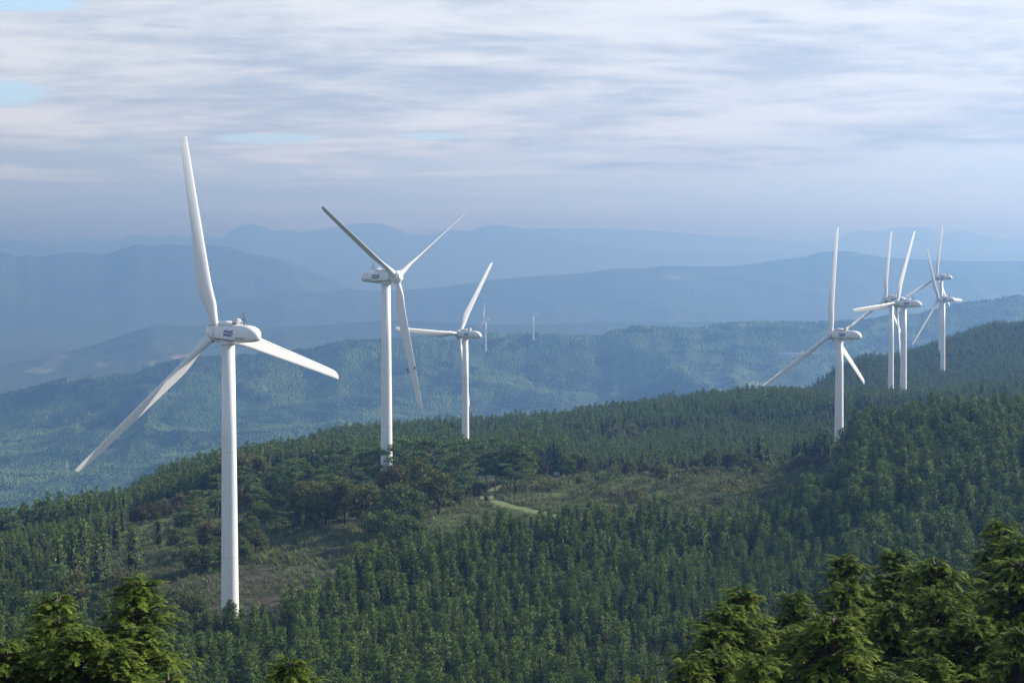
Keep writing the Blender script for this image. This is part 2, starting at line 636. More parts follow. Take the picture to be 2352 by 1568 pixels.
def build_ground():
    pxs = np.concatenate([np.arange(-2600, -200, 60), np.arange(-200, 2560, 9), np.arange(2560, 5000, 60)]).astype(float)
    rows = np.concatenate([np.linspace(-40, 300, 90), np.linspace(302, 640, 210), np.geomspace(644, 1950, 150), np.geomspace(2000, 45000, 60)])
    P, Y = np.meshgrid(pxs, rows)
    X = (P - CX) / F * (np.maximum(Y, 0) + 25)
    Z = ground(X, Y)
    Z = np.where(Y > 3400, -452 + 0 * Z, Z)
    V = np.stack([X, Y, Z], -1).reshape(-1, 3)
    nr, nc = P.shape
    idx = np.arange(nr * nc).reshape(nr, nc)
    Q = np.stack([idx[:-1, :-1], idx[:-1, 1:], idx[1:, 1:], idx[1:, :-1]], -1).reshape(-1, 4)
    me = mk_mesh('ground', V, [Q], True)
    Xf, Yf = V[:, 0], V[:, 1]
    px = CX + F * Xf / np.maximum(Yf, 8)
    e = edgeD(px)
    n = fbm(Xf / 14, Yf / 14, 4)
    # bare replanted slope behind the first turbine
    r = sstep(300, 420, px) * (1 - sstep(800, 900, px)) * sstep(-4, 6, Yf - e) * (1 - sstep(455, 500, Yf + 40 * (n - .5) + .03 * (px - 600)))
    r = np.maximum(r, sstep(60, 180, px) * (1 - sstep(330, 420, px)) * sstep(425, 450, Yf) * (1 - sstep(500, 540, Yf)) * 0.55)
    r *= sstep(0.22, 0.42, n)
    open_ = sstep(-5, 8, Yf - e) * (1 - sstep(600, 650, Yf))
    b = open_ * (0.35 + 0.65 * sstep(0.35, 0.6, fbm(Xf / 9 + 50, Yf / 9, 3)))
    g = sstep(0, 60, px - 160) * (1 - sstep(300, 360, px)) * sstep(520, 545, Yf) * (1 - sstep(560, 590, Yf)) * .35
    set_mask(me, np.stack([r, g, b], -1))
    o = link('ground', me, MT['ground'])
    tag(o, kind='structure')


build_ground()


# ------------------------------------------------------------------ hills and mountains behind
def ridge(name, D, crest, front, back, floor, amp, wl, mat, step=8, rows=(60, 14), paints=(), rough=1.2, power=1.15, seed=0.0, xr=(-700, 3100)):
    cp = np.array([c[0] for c in crest], float)
    cyy = np.array([c[1] for c in crest], float)
    inside = np.arange(-60, 2420, step)
    pxs = np.concatenate([np.arange(xr[0], -60, step * 5), inside, np.arange(2420, xr[1], step * 5)]).astype(float)
    yy = pchip(cp, cyy, pxs)
    yy = yy + rough * (fbm(pxs / 14.0 + seed, pxs * 0 + seed, 4, .6) - .5) * 2
    zc = np.array([ray(p, y)[1] for p, y in zip(pxs, yy)]) * D
    far = np.clip(np.maximum(-100 - pxs, pxs - 2450) / 500.0, 0, 1)
    zc = zc * (1 - far * 0.3) + floor * far * 0.3
    tf = np.linspace(0, 1, rows[0]) ** 1.0
    tb = np.linspace(0, 1, rows[1])[1:]
    L = []
    Yf = D - front * (1 - tf)
    Yb = D + back * tb
    Y = np.concatenate([Yf, Yb])[:, None] + 0 * pxs[None, :]
    X = (pxs[None, :] - CX) / F * Y
    s = np.concatenate([tf, 1 - tb])[:, None]
    h = zc[None, :] - floor
    prof = np.where(np.arange(len(s))[:, None] < len(tf), s ** power, s ** 1.3)
    Z = floor - 3 + (h + 3) * prof
    # spurs and gullies only cut in below the crest line
    wx = X + 0.35 * wl * (fbm(X / wl + 3 + seed, Y / wl, 2) - .5) * 2
    gul = 1 - ridged(wx / wl + seed, (Y + 0.5 * wx) / (wl * 1.9) + seed, 4, 0.5)
    w = np.clip((1 - s) / 0.22, 0, 1) * np.clip(s / 0.25, 0, 1)
    cv = amp * 2.0 * gul * w
    hgt = np.maximum(Z - floor, 0.1)
    Z = Z - hgt * .7 * (1 - np.exp(-cv / (hgt * .7))) + amp * .12 * (fbm(X / (wl * .13), Y / (wl * .13), 3) - .5) * np.clip((1 - s) / .1, 0, 1)
    V = np.stack([X, Y, Z], -1).reshape(-1, 3)
    nr, nc = X.shape
    idx = np.arange(nr * nc).reshape(nr, nc)
    Q = np.stack([idx[:-1, :-1], idx[:-1, 1:], idx[1:, 1:], idx[1:, :-1]], -1).reshape(-1, 4)
    me = mk_mesh(name, V, [Q], True)
    qx, qy = pxy(V[:, 0], V[:, 1], V[:, 2])
    m = np.zeros((len(V), 3))
    frontv = (V[:, 1] < D)
    nn = fbm(V[:, 0] / (D * .004), V[:, 1] / (D * .008), 3)
    for (ch, ex, ey, rx, ry, st) in paints:
        d = ((qx - ex) / rx) ** 2 + ((qy - ey) / ry) ** 2
        m[:, ch] = np.maximum(m[:, ch], st * (1 - sstep(.5, 1.2, d + (nn - .5) * 1.2)) * frontv)
    set_mask(me, m)
    o = link(name, me, mat)
    tag(o, kind='structure')
    return o, (pxs, Y[:, 0], Z)


MIDC = [(-700, 960), (-200, 935), (0, 914.6), (91, 891), (183, 871), (275, 862), (366, 840), (458, 827), (549, 825), (641, 816), (714, 810), (787, 791), (861, 788), (989, 781), (1111, 776), (1209, 773.5), (1282, 778.6), (1365, 781), (1424, 764), (1468, 755.7), (1526, 758), (1600, 757.6), (1673, 747), (1723, 746), (1747, 744.8), (1903, 745.5), (1961, 741.6), (2098, 720), (2215, 704.6), (2352, 687), (2500, 675), (3100, 690)]
mid_o, MID = ridge('wooded_hill', 5000, MIDC, 2700, 1500, -452, 210, 620, MT['midhill'], step=5, rows=(190, 10),
             paints=[(1, 1900, 800, 190, 45, .8), (1, 2010, 770, 120, 40, .6), (0, 1845, 822, 75, 4, .9), (2, 1250, 840, 240, 40, .5), (2, 2250, 730, 160, 25, .6), (0, 1700, 880, 70, 6, .5), (2, 860, 860, 130, 30, .35)], rough=1.6, power=.95)


def mid_z(px, D):
    pxs, Y, Z = MID
    i = np.clip(np.searchsorted(pxs, px) - 1, 0, len(pxs) - 2)
    a = (px - pxs[i]) / (pxs[i + 1] - pxs[i])
    n = 190
    j = np.clip(np.searchsorted(Y[:n], D) - 1, 0, n - 2)
    b = (D - Y[j]) / (Y[j + 1] - Y[j])
    return (Z[j, i] * (1 - a) + Z[j, i + 1] * a) * (1 - b) + (Z[j + 1, i] * (1 - a) + Z[j + 1, i + 1] * a) * b


ridge('hills_beyond_valley', 8000, [(-700, 870), (-100, 850), (0, 836), (100, 820), (200, 795), (300, 763), (366, 746), (476, 748), (600, 752), (760, 745), (900, 735), (1100, 745), (1500, 740), (1900, 735), (2400, 720), (3100, 720)], 2300, 1500, -452, 90, 900, MT['farhill'], step=7, rows=(110, 8),
      paints=[(0, 118, 834, 22, 12, .3), (0, 232, 838, 20, 8, .35), (0, 140, 818, 22, 6, .3), (0, 340, 832, 26, 6, .5), (0, 90, 850, 40, 7, .4), (0, 420, 820, 24, 9, .6), (0, 330, 858, 30, 4, .4)], seed=3.1)
ridge('hills_across_plateau', 11300, [(-700, 800), (-100, 790), (150, 775), (300, 758), (400, 728), (512, 697), (622, 677), (659, 673), (769, 667), (806, 663), (861, 668), (1014, 659), (1160, 639.5), (1258, 632), (1355, 625), (1404, 617.5), (1477, 616), (1526, 610), (1624, 612), (1722, 607), (1775, 598), (1849, 589), (1886, 578), (1947, 577), (1986, 584), (2039, 592), (2144, 597), (2296, 600), (2420, 596), (3100, 640)], 3000, 2500, -452, 110, 1300, MT['farhill'], step=7, rows=(90, 8), seed=7.7,
      paints=[(0, 1545, 638, 30, 3, .35), (2, 1560, 630, 120, 10, .5)])
ridge('mountain', 12600, [(-700, 600), (-60, 585), (0, 577.8), (44, 589), (66, 585), (91, 590), (135, 582), (183, 580), (238, 584), (275, 574), (319, 561), (348, 566), (388, 561), (439, 563), (476, 563), (520, 567), (586, 585), (630, 592), (659, 601), (696, 616), (751, 638), (787, 654), (830, 672), (1000, 720), (1400, 760), (2400, 760), (3100, 760)], 3000, 2500, -452, 170, 1700, MT['farhill'], step=7, rows=(80, 8), seed=1.3)
ridge('mountain_range', 22500, [(-700, 570), (-60, 562), (0, 557), (37, 552), (73, 557), (106, 565), (146, 561), (220, 568), (264, 556), (293, 543), (311, 539), (351, 543), (366, 546), (392, 540), (421, 546), (494, 545), (513, 546), (531, 530), (549, 521), (571, 514), (604, 521), (630, 530), (666, 528), (688, 534), (721, 530), (769, 521), (800, 516), (842, 513), (867, 513), (887, 517), (916, 529), (945, 539), (989, 539), (1014, 532), (1053, 528), (1077, 533), (1102, 522), (1136, 516), (1170, 520), (1250, 538), (1350, 560), (1500, 575), (1850, 582), (2400, 585), (3100, 600)], 5000, 3500, -452, 260, 2600, MT['farhill'], step=7, rows=(70, 8), seed=5.9)
ridge('distant_mountain_range', 27000, [(-700, 560), (-60, 543), (0, 544), (40, 552), (84, 553), (146, 552), (183, 543), (227, 549), (271, 552), (340, 560), (500, 575), (1000, 560), (1150, 528), (1300, 524), (1450, 528), (1700, 545), (1850, 556), (1920, 550), (1952, 534), (1973, 528), (2013, 532), (2065, 522), (2131, 522), (2166, 540), (2205, 528), (2237, 535), (2297, 548), (2400, 558), (3100, 580)], 4000, 3500, -452, 200, 3000, MT['farhill'], step=10, rows=(40, 8), seed=2.2)

# ------------------------------------------------------------------ haze
hz = MB()
HZ0, HZ1 = -456.0, 386.0
hz.box((0, 22400, (HZ0 + HZ1) / 2), (96000, 48000, HZ1 - HZ0))
hm = bpy.data.materials.new('haze_air')
hm.use_nodes = True
nt = hm.node_tree
nt.nodes.clear()
ho = NN(nt, 'ShaderNodeOutputMaterial')
pv = NN(nt, 'ShaderNodeVolumePrincipled')
pv.inputs['Color'].default_value = (.20, .42, .90, 1)
pv.inputs['Absorption Color'].default_value = (.42, .28, 0, 1)
pv.inputs['Density'].default_value = 1.85e-4
pv.inputs['Anisotropy'].default_value = 0.52
nt.links.new(pv.outputs[0], ho.inputs['Volume'])
tag(hz.build('haze', hm), kind='stuff')

# ------------------------------------------------------------------ wind turbines
BL = 39.5
_r = np.array([1.2, 2.2, 3.5, 5, 7, 9, 11, 14, 18, 23, 28, 33, 36, 37.5, 38.4, 39.0, 39.35, 39.5])
_c = .93 * np.array([1.9, 1.9, 1.95, 2.3, 2.95, 3.25, 3.22, 3.0, 2.75, 2.5, 2.25, 2.0, 1.82, 1.7, 1.45, 1.1, .7, .3])
_t = np.array([1.9, 1.9, 1.75, 1.4, 1.05, .85, .72, .6, .5, .42, .34, .26, .21, .18, .15, .12, .08, .05])
_tw = np.array([14, 14, 14, 13, 12, 10.5, 9, 7, 5, 3.2, 2, 1, .5, .3, .2, 0, 0, 0])


def blade_mesh():
    rr = np.concatenate([np.linspace(1.2, 36, 46), np.linspace(36.5, 39.5, 14)])
    rings = []
    K = 26
    for r in rr:
        c, t, tw = (float(np.interp(r, _r, q)) for q in (_c, _t, _tw))
        w = float(sstep(2.4, 8.5, np.array(r)))
        le = -0.95 + 0.25 * float(sstep(3, 12, np.array(r))) - 0.1
        ring = []
        for k in range(K):
            a = 2 * math.pi * k / K
            xc = 0.5 - 0.5 * math.cos(a)                     # 0 leading, 1 trailing
            yt = 5 * (0.2969 * math.sqrt(max(xc, 1e-6)) - 0.126 * xc - 0.3516 * xc**2 + 0.2843 * xc**3 - 0.1015 * xc**4) * t * 0.98
            ya = (yt if a <= math.pi else -yt * 0.8)
            yc = math.sin(a) * t * 0.5
            x = le + xc * c
            y = ya * w + yc * (1 - w)
            if w < 1:
                x = x * w + (-math.cos(a) * c * .5) * (1 - w)
            ca, sa = math.cos(R(tw)), math.sin(R(tw))
            ring.append((x * ca + y * sa, -x * sa + y * ca, r))
        rings.append(np.array(ring))
    mb = MB()
    mb.loft(rings)
    me = mb.mesh('blade', True)
    me.materials.append(MT['white_gf'])
    return me


BLADE = blade_mesh()


def lathe(profile, n=40):
    """profile (r, y) revolved round the Y axis"""
    ang = np.arange(n) * 2 * np.pi / n
    return [np.stack([r * np.cos(ang), np.full(n, y), r * np.sin(ang)], -1) for r, y in profile]


# nacelle frame: +Y towards the rotor, X across, origin on the tower axis at shaft height
NF, NB_ = 2.35, -9.3
def nac_section(y):
    """half width, top, bottom at station y"""
    t = np.clip((y - NB_) / 3.9, 0, 1)
    k = np.sqrt(np.clip(1 - (1 - t) ** 2.3, 0, 1))
    f = 1 - 0.10 * np.clip((y - 1.2) / 1.15, 0, 1) ** 2
    hw = 1.92 * k * f
    top = -0.50 + (1.80 + .50) * k * f
    bot = -0.50 - (1.05 + 0.36 * sstep(-7.5, 0.5, np.array(y))) * k ** .7 * f
    return float(hw), float(top), float(bot)


def nac_x(y, z, off=0.0):
    """distance of the nacelle side from its centre plane at station y, height z"""
    hw, top, bot = nac_section(y)
    mid_, half = (top + bot) / 2, (top - bot) / 2
    q = min(abs((z - mid_) / half), 0.999)
    return hw * (1 - q ** 2.9) ** (1 / 2.9) + off


def nacelle_mesh():
    ys = np.concatenate([NB_ + 3.9 * (1 - np.cos(np.linspace(0.02, math.pi / 2, 20))), np.linspace(-5.1, 1.2, 12), np.linspace(1.4, NF, 6)])
    rings = []
    n = 48
    for y in ys:
        hw, top, bot = nac_section(y)
        mid_, half = (top + bot) / 2, (top - bot) / 2
        ring = []
        for k in range(n):
            a = 2 * math.pi * k / n
            c, s = math.cos(a), math.sin(a)
            e = 2 / 2.9
            ring.append((hw * math.copysign(abs(c) ** e, c), y, mid_ + half * math.copysign(abs(s) ** e, s)))
        rings.append(np.array(ring))
    mb = MB()
    mb.loft(rings)
    # yaw bearing skirt under the belly
    mb.loft([np.stack([r * np.cos(np.arange(32) * math.pi / 16), r * np.sin(np.arange(32) * math.pi / 16), np.full(32, z)], -1) for r, z in ((1.75, -1.70), (1.72, -1.98), (1.45, -2.14))])
    return mb.mesh('nacelle', True)


def wrap(V2, side, off):
    """lay flat decal coordinates (s along, z up) on a nacelle side; side -1/+1"""
    out = []
    for y, z in V2:
        out.append((side * nac_x(y, z, off), y, z))
    return np.array(out)


def strip(mb, pts, w, side, off, n=3):
    """ribbon of width w along 2d pts laid on the nacelle side"""
    pts = np.asarray(pts, float)
    d = np.gradient(pts, axis=0)
    d /= np.linalg.norm(d, axis=1, keepdims=True) + 1e-9
    nrm = np.stack([-d[:, 1], d[:, 0]], -1)
    w = np.broadcast_to(np.asarray(w, float), (len(pts),))[:, None]
    A, B = pts + nrm * w / 2, pts - nrm * w / 2
    V = wrap(np.concatenate([A, B]), side, off)
    m = len(pts)
    Q = [[i, i + 1, m + i + 1, m + i] for i in range(m - 1)]
    if side < 0:
        Q = [q[::-1] for q in Q]
    mb.add(V, Q)


def dense(p, k=6):
    p = np.asarray(p, float)
    out = []
    for a, b in zip(p[:-1], p[1:]):
        for t in np.linspace(0, 1, k, endpoint=False):
            out.append(a + (b - a) * t)
    out.append(p[-1])
    return np.array(out)


def logo_meshes():
    """the three slanted letters, their wave lines, the swoosh and the maker's name, on both sides"""
    LG, WV, SW = MB(), MB(), MB()
    # the rotor end is at +Y. On the side at x<0 the reader's right is -Y... mirror per side
    for side in (-1, 1):
        cy = -2.35                     # logo centre
        sg = 1 if side > 0 else -1     # reader's right = +Y on x>0 side when seen from outside
        def P(u, v):                   # u 0..3 left to right, v 0..1.25
            return (cy + sg * (u - 1.5) * 1.0, -0.42 + v)
        def S(pp, w, off=0.012):
            strip(LG, [P(*q) for q in dense(pp)], w, side, off)
        S([(.17, 0), (.17, .85), (.28, 1.03), (.42, 1.10)], .34)
        S([(.36, 1.10), (.55, 1.12), (.72, 1.03), (.80, .85), (.80, 0)], .30)
        S([(.30, .36), (.70, .36)], .22, .015)
        S([(1.15, 1.22), (1.15, .30), (1.22, .14), (1.38, .10)], .26)
        S([(1.54, 1.22), (1.54, .12)], .24)
        S([(1.93, 1.22), (1.93, .30), (1.85, .14), (1.68, .10)], .26)
        S([(1.28, .10), (1.84, .10)], .24, .015)
        S([(2.30, 0), (2.30, .80), (2.42, 1.02), (2.64, 1.10)], .32)
        S([(2.55, 1.12), (2.95, 1.14)], .20)
        S([(2.40, .55), (2.95, .55)], .24)
        for dv in (.50, .64):
            pts = [(u, dv + .13 * math.sin(u * 2.35 + .2) * (1 if u > .3 else .4)) for u in np.linspace(-.05, 2.6, 26)]
            strip(WV, [P(*q) for q in pts], .045, side, .022)
        # swoosh from the rotor joint, tapering back
        t = np.linspace(0, 1, 16)
        strip(SW, np.stack([NF - .04 - 2.2 * t, -.80 - .42 * t ** .8], -1), .30 * (1 - t) ** .7 + .012, side, .012)
        t = np.linspace(0, 1, 22)
        strip(SW, np.stack([1.55 - 6.0 * t, -.86 - .42 * np.sin(t * 1.5)], -1), .02 + .24 * np.sin(np.pi * np.clip(t * 1.0, 0, 1)) ** 1.2 * (1 - .3 * t), side, .012)
    lettering = MB()
    cu = bpy.data.curves.new('maker_name', 'FONT')
    cu.body = 'HITACHI'
    cu.size = 0.56
    cu.offset = 0.012
    cu.resolution_u = 3
    to = bpy.data.objects.new('maker_name', cu)
    dg = bpy.context.evaluated_depsgraph_get()
    COL.objects.link(to)
    dg.update()
    tm = bpy.data.meshes.new_from_object(to.evaluated_get(bpy.context.evaluated_depsgraph_get()))
    tv = np.array([v.co[:2] for v in tm.vertices])
    tf = [list(p.vertices) for p in tm.polygons]
    w = tv[:, 0].max() - tv[:, 0].min()
    bpy.data.objects.remove(to)
    for side in (-1, 1):
        sg = 1 if side > 0 else -1
        y0 = -5.55
        pts = [(y0 + sg * (x - w / 2) * (2.5 / w), -.98 + z * 1.05) for x, z in tv]
        V = wrap(pts, side, .014)
        T = []
        for f in tf:
            for i in range(1, len(f) - 1):
                T.append([f[0], f[i], f[i + 1]])
        lettering.add(V, (), T)
    return LG.mesh('logo'), WV.mesh('logo_wave'), SW.mesh('swoosh'), lettering.mesh('lettering')


def turbine_parts():
    P = {}
    P['nacelle'] = nacelle_mesh()
    P['logo'], P['wave'], P['swoosh'], P['lettering'] = logo_meshes()
    # roof cowl over the front half
    mb = MB()
    rings = []
    for y, w, h in ((2.05, 1.02, .10), (1.85, 1.16, .66), (1.2, 1.25, .82), (0.2, 1.28, .84), (-1.3, 1.28, .66), (-2.6, 1.26, .46)):
        rings.append(np.array([(-w, y, 1.55), (-w, y, 1.62 + h * .75), (-w + .18, y, 1.66 + h), (w - .18, y, 1.66 + h), (w, y, 1.62 + h * .75), (w, y, 1.55)]))
    mb.loft(rings)
    for k in range(6):
        mb.tube([(.7, 1.0 - k * .5, 2.45 - .03 * k), (.7, 1.0 - k * .5, 2.62 - .05 * k)], .045, 6)
    P['cowl'] = mb.mesh('roof_cowl')
    mb = MB()
    yb = -2.72
    mb.tube([(-1.3, yb, 1.72), (-1.3, yb, 2.35), (-1.12, yb, 2.5), (1.12, yb, 2.5), (1.3, yb, 2.35), (1.3, yb, 1.72)], .09, 8)
    mb.tube([(0, yb, 1.75), (0, yb, 2.5)], .07, 8)
    mb.tube([(-1.3, yb, 1.80), (1.3, yb, 1.80)], .07, 8)
    for k in range(9):
        mb.tube([(-.9, -3.0 - .25 * k, 1.76), (-.9, -3.0 - .25 * k, 1.9)], .035, 5)
        mb.tube([(.9, -3.0 - .25 * k, 1.76), (.9, -3.0 - .25 * k, 1.9)], .035, 5)
    P['vent_frame'] = mb.mesh('vent_frame')
    mb = MB()
    mb.box((0, yb + .05, 2.1), (2.5, .05, .66))
    P['vent_grille'] = mb.mesh('vent_grille')
    mb = MB()          # obstruction light post with round head
    mb.tube([(-.2, -3.0, 1.7), (-.2, -3.0, 2.85)], .09, 8)
    mb.tube([(-.2, -3.0, 2.78), (-.2, -3.0, 2.86)], .42, 14)
    mb.tube([(-.2, -3.0, 2.86), (-.2, -3.0, 3.02), (-.2, -3.0, 3.12)], [.26, .28, .14], 14)
    mb.tube([(-.2, -3.0, 2.9), (.5, -3.3, 2.85)], .13, 8)
    P['beacon'] = mb.mesh('beacon_post')
    mb = MB()          # wind vane and anemometer mast
    for sx, sy in ((-1, -1), (1, -1), (-1, 1), (1, 1)):
        mb.tube([(sx * .55, -4.9 + sy * .45, 1.6), (sx * .22, -4.9 + sy * .18, 3.0), (sx * .18, -4.9 + sy * .12, 3.9)], .045, 6)
    for z, w in ((2.3, .38), (3.0, .3), (3.6, .25)):
        for a, b in (((-1, -1), (1, -1)), ((1, -1), (1, 1)), ((1, 1), (-1, 1)), ((-1, 1), (-1, -1))):
            mb.tube([(a[0] * w, -4.9 + a[1] * w * .8, z), (b[0] * w, -4.9 + b[1] * w * .8, z)], .035, 5)
    mb.tube([(-.9, -4.9, 3.02), (.9, -4.9, 3.02)], .05, 6)
    mb.tube([(0, -5.6, 3.02), (0, -4.2, 3.02)], .045, 6)
    for sx in (-.85, .85):
        mb.tube([(sx, -4.9, 3.0), (sx, -4.9, 3.35)], .03, 5)
        mb.tube([(sx - .16, -4.9, 3.38), (sx + .16, -4.9, 3.38)], .06, 6)
    mb.tube([(-.3, -4.9, 3.9), (.3, -4.9, 3.9)], .035, 5)
    for sx in (-.25, .25):
        mb.tube([(sx, -4.9, 3.9), (sx, -4.9, 4.25)], .03, 5)
        mb.tube([(sx, -5.1, 4.25), (sx, -4.7, 4.25)], .05, 5)
    P['mast'] = mb.mesh('sensor_mast')
    # hub drum, revolved about the shaft; origin at the hub centre
    mb = MB()
    mb.loft(lathe([(1.45, -1.55), (1.68, -1.45), (1.82, -.9), (1.86, 0), (1.80, .7), (1.55, 1.25), (1.2, 1.52), (1.08, 1.56)]))
    P['hub'] = mb.mesh('hub', True)
    mb = MB()
    mb.loft(lathe([(1.02, 1.5), (1.02, 1.66), (.92, 1.72), (.86, 1.70), (.2, 1.72)]))
    P['cap'] = mb.mesh('hub_cap', True)
    mb = MB()
    mb.loft(lathe([(1.60, -1.62), (1.60, -1.50)], 40))
    P['hub_seal'] = mb.mesh('joint_seal', True)
    mb = MB()
    ang = np.arange(28) * 2 * np.pi / 28
    for r0, r1, z0, z1 in ((1.10, 1.10, 1.45, 1.95),):
        mb.loft([np.stack([r0 * np.cos(ang), r0 * np.sin(ang), np.full(28, z0)], -1), np.stack([r1 * np.cos(ang), r1 * np.sin(ang), np.full(28, z1)], -1)])
    P['collar'] = mb.mesh('blade_collar', True)
    mb = MB()
    mb.loft([np.stack([1.13 * np.cos(ang), 1.13 * np.sin(ang), np.full(28, z)], -1) for z in (1.78, 1.86)])
    P['ring'] = mb.mesh('root_seal', True)
    # tower: origin at its foot, unit 63 m tall, base flare
    mats = dict(nacelle='white', logo='blue', wave='white', swoosh='blue', lettering='black', cowl='white', vent_frame='white', vent_grille='grille',
                beacon='white', mast='steel', hub='white', cap='white', hub_seal='seam', collar='white', ring='seam')
    for k, v in mats.items():
        P[k].materials.append(MT[v])
    return P


TP = turbine_parts()
TILT, CONE, HUBD = R(8), R(5), 4.0


def tower_mesh(h):
    zs = [0, 3, 7, 12, 20, 30, 45, h]
    rs = [2.22, 2.05, 1.86, 1.74, 1.66, 1.58, 1.44, 1.26]
    n = 48
    ang = np.arange(n) * 2 * np.pi / n
    mb = MB()
    mb.loft([np.stack([r * np.cos(ang), r * np.sin(ang), np.full(n, z)], -1) for r, z in zip(rs, zs)])
    nf0 = (len(zs) - 1) * n
    for z in (10.0, 21.0, 42.0):
        r = np.interp(z, zs, rs) + .012
        mb.loft([np.stack([r * np.cos(ang), r * np.sin(ang), np.full(n, q)], -1) for q in (z, z + .10)], caps=False)
    me = mb.mesh('tower', True)
    me.materials.append(MT['white'])
    me.materials.append(MT['seamlight'])
    mi = np.zeros(len(me.polygons), dtype=np.int32)
    mi[nf0:nf0 + 3 * n] = 1
    me.polygons.foreach_set('material_index', mi)
    return me


def turbine(px, py, D, yaw, th, label, pitches=(0, 0, 0), rotor=True, detail=2, height=65.0, ground_z=None):
    H = at(px, py, D)
    y = R(yaw)
    ah = Vector((math.sin(y), math.cos(y), 0))
    base = H - ah * HUBD
    zs = H.z - HUBD * math.sin(TILT) * .35       # shaft height over the tower
    g = ground_z if ground_z is not None else gz(base.x, base.y)
    foot = min(g - 0.3, H.z - height)
    foot = max(foot, g - 6) if ground_z is None else foot
    root = empty('wind_turbine', (base.x, base.y, foot))
    tag(root, label, 'wind turbine', 'white wind turbines along the wooded ridges')
    hgt = zs - 2.05 - foot
    tw = link('tower', tower_mesh(hgt), None, root)
    if detail > 0:
        mb = MB()
        mb.box((0, -2.12, 4.2), (1.0, .25, 2.2))
        dr = mb.build('door', MT['seam'], tw)
    nac = link('nacelle', TP['nacelle'], None, root)
    nac.location = (0, 0, zs - foot)
    nac.rotation_euler = (0, 0, -y)
    if detail > 0:
        for nm, key in (('logo', 'logo'), ('logo_wave', 'wave'), ('swoosh', 'swoosh'), ('lettering', 'lettering'), ('roof_cowl', 'cowl'), ('vent_frame', 'vent_frame'), ('vent_grille', 'vent_grille'), ('beacon_post', 'beacon'), ('sensor_mast', 'mast')):
            link(nm, TP[key], None, nac)
    else:
        link('roof_cowl', TP['cowl'], None, nac)
        link('sensor_mast', TP['mast'], None, nac)
    # rotor frame: local +Y = shaft axis
    a = Vector((math.cos(TILT) * math.sin(y), math.cos(TILT) * math.cos(y), math.sin(TILT)))
    u = Vector((math.cos(y), -math.sin(y), 0))
    v = u.cross(a)
    if v.z < 0:
        v = -v
    hub = link('hub', TP['hub'], None, root)
    Rm = Matrix((u, a, u.cross(a))).transposed()
    rel = Vector((H.x - base.x, H.y - base.y, H.z - foot))
    hub.matrix_local = Matrix.Translation(rel) @ Rm.to_4x4()
    link('hub_cap', TP['cap'], None, hub)
    link('joint_seal', TP['hub_seal'], None, hub)
    tips = []
    if rotor:
        for k in range(3):
            t = R(th) + k * 2 * math.pi / 3
            er = (u * math.cos(t) + v * math.sin(t))
            et = (-u * math.sin(t) + v * math.cos(t))       # counter-clockwise as seen with +u to the right
            d = er * math.cos(CONE) + a * math.sin(CONE)
            ax = a * math.cos(CONE) - er * math.sin(CONE)
            ph = R(pitches[k])
            xx = et * math.cos(ph) + ax * math.sin(ph)      # trailing edge direction
            yy = d.cross(xx)
            b = link('blade', BLADE, None, root)
            Bm = Matrix((xx, yy, d)).transposed()
            b.matrix_local = Matrix.Translation(rel) @ Bm.to_4x4()
            if detail > 0:
                link('blade_collar', TP['collar'], None, b)
                link('root_seal', TP['ring'], None, b)
            tips.append((H, d, xx, yy))
    return root, H, tips, foot


TB = {}
TB[1] = turbine(495, 763, 397, -47.4, 103.6, 'nearest and largest white wind turbine, standing on the left before the bare slope', (6, 6, 6))
TB[2] = turbine(911, 635.5, 586, 125.9, 29.9, 'white wind turbine turned the other way with two workers on its downward blade', (-88, -66, -82))
TB[3] = turbine(1053.5, 767, 906, -50.4, 55.6, 'white wind turbine with one blade pointing level left, behind the pine knoll', (5, 5, 5))
TB[4] = turbine(1907.5, 767.6, 738, -47.6, 88.6, 'white wind turbine standing alone on the right with one blade straight up', (5, 5, 5))
TB[6] = turbine(2059, 696.5, 977, -53.4, 64.8, 'right hand one of two overlapping white turbines, a blade level left', (5, 5, 5))
TB[5] = turbine(2033.5, 687, 1160, -51.2, 86, 'white wind turbine half hidden behind its right neighbour, upper blade vertical', (5, 5, 5))
TB[7] = turbine(2151.5, 636.5, 1523, -47.3, 83.3, 'white wind turbine with the highest nacelle on the far right, blade upright', (5, 5, 5))
TB[8] = turbine(2155.2, 687, 1407, -46.9, 117.2, 'white wind turbine at far right, lower nacelle, upper blade leaning left', (5, 5, 5))
TB[9] = turbine(1111.3, 734.2, 4449, -86.2, 93.3, 'tiny distant white wind turbine with blades, on the hazy green hill', (5, 5, 5), detail=0, ground_z=-211)
TB[10] = turbine(1221.5, 721, 4880, -75, 80, 'tiny distant white turbine tower without any blades on the hazy hill crest', rotor=False, detail=0, ground_z=-204)

# ------------------------------------------------------------------ tree shapes
def unit(v):
    return v / (np.linalg.norm(v, axis=-1, keepdims=True) + 1e-9)


def leaf_tris(C, Dn, S, Wd, rg, flat=0.35, N=None):
    """slim triangles at C pointing along Dn, length S, width Wd*S; their faces turn towards N where given"""
    if N is None:
        N = rg.normal(size=Dn.shape) * np.array([1, 1, flat + .2])
    else:
        N = N + rg.normal(size=Dn.shape) * .38
    side = unit(np.cross(Dn, N))
    a = C + side * (S * Wd)[:, None]
    b = C - side * (S * Wd)[:, None]
    c = C + Dn * S[:, None]
    V = np.stack([a, b, c], 1).reshape(-1, 3)
    T = np.arange(len(V)).reshape(-1, 3)
    return V, T


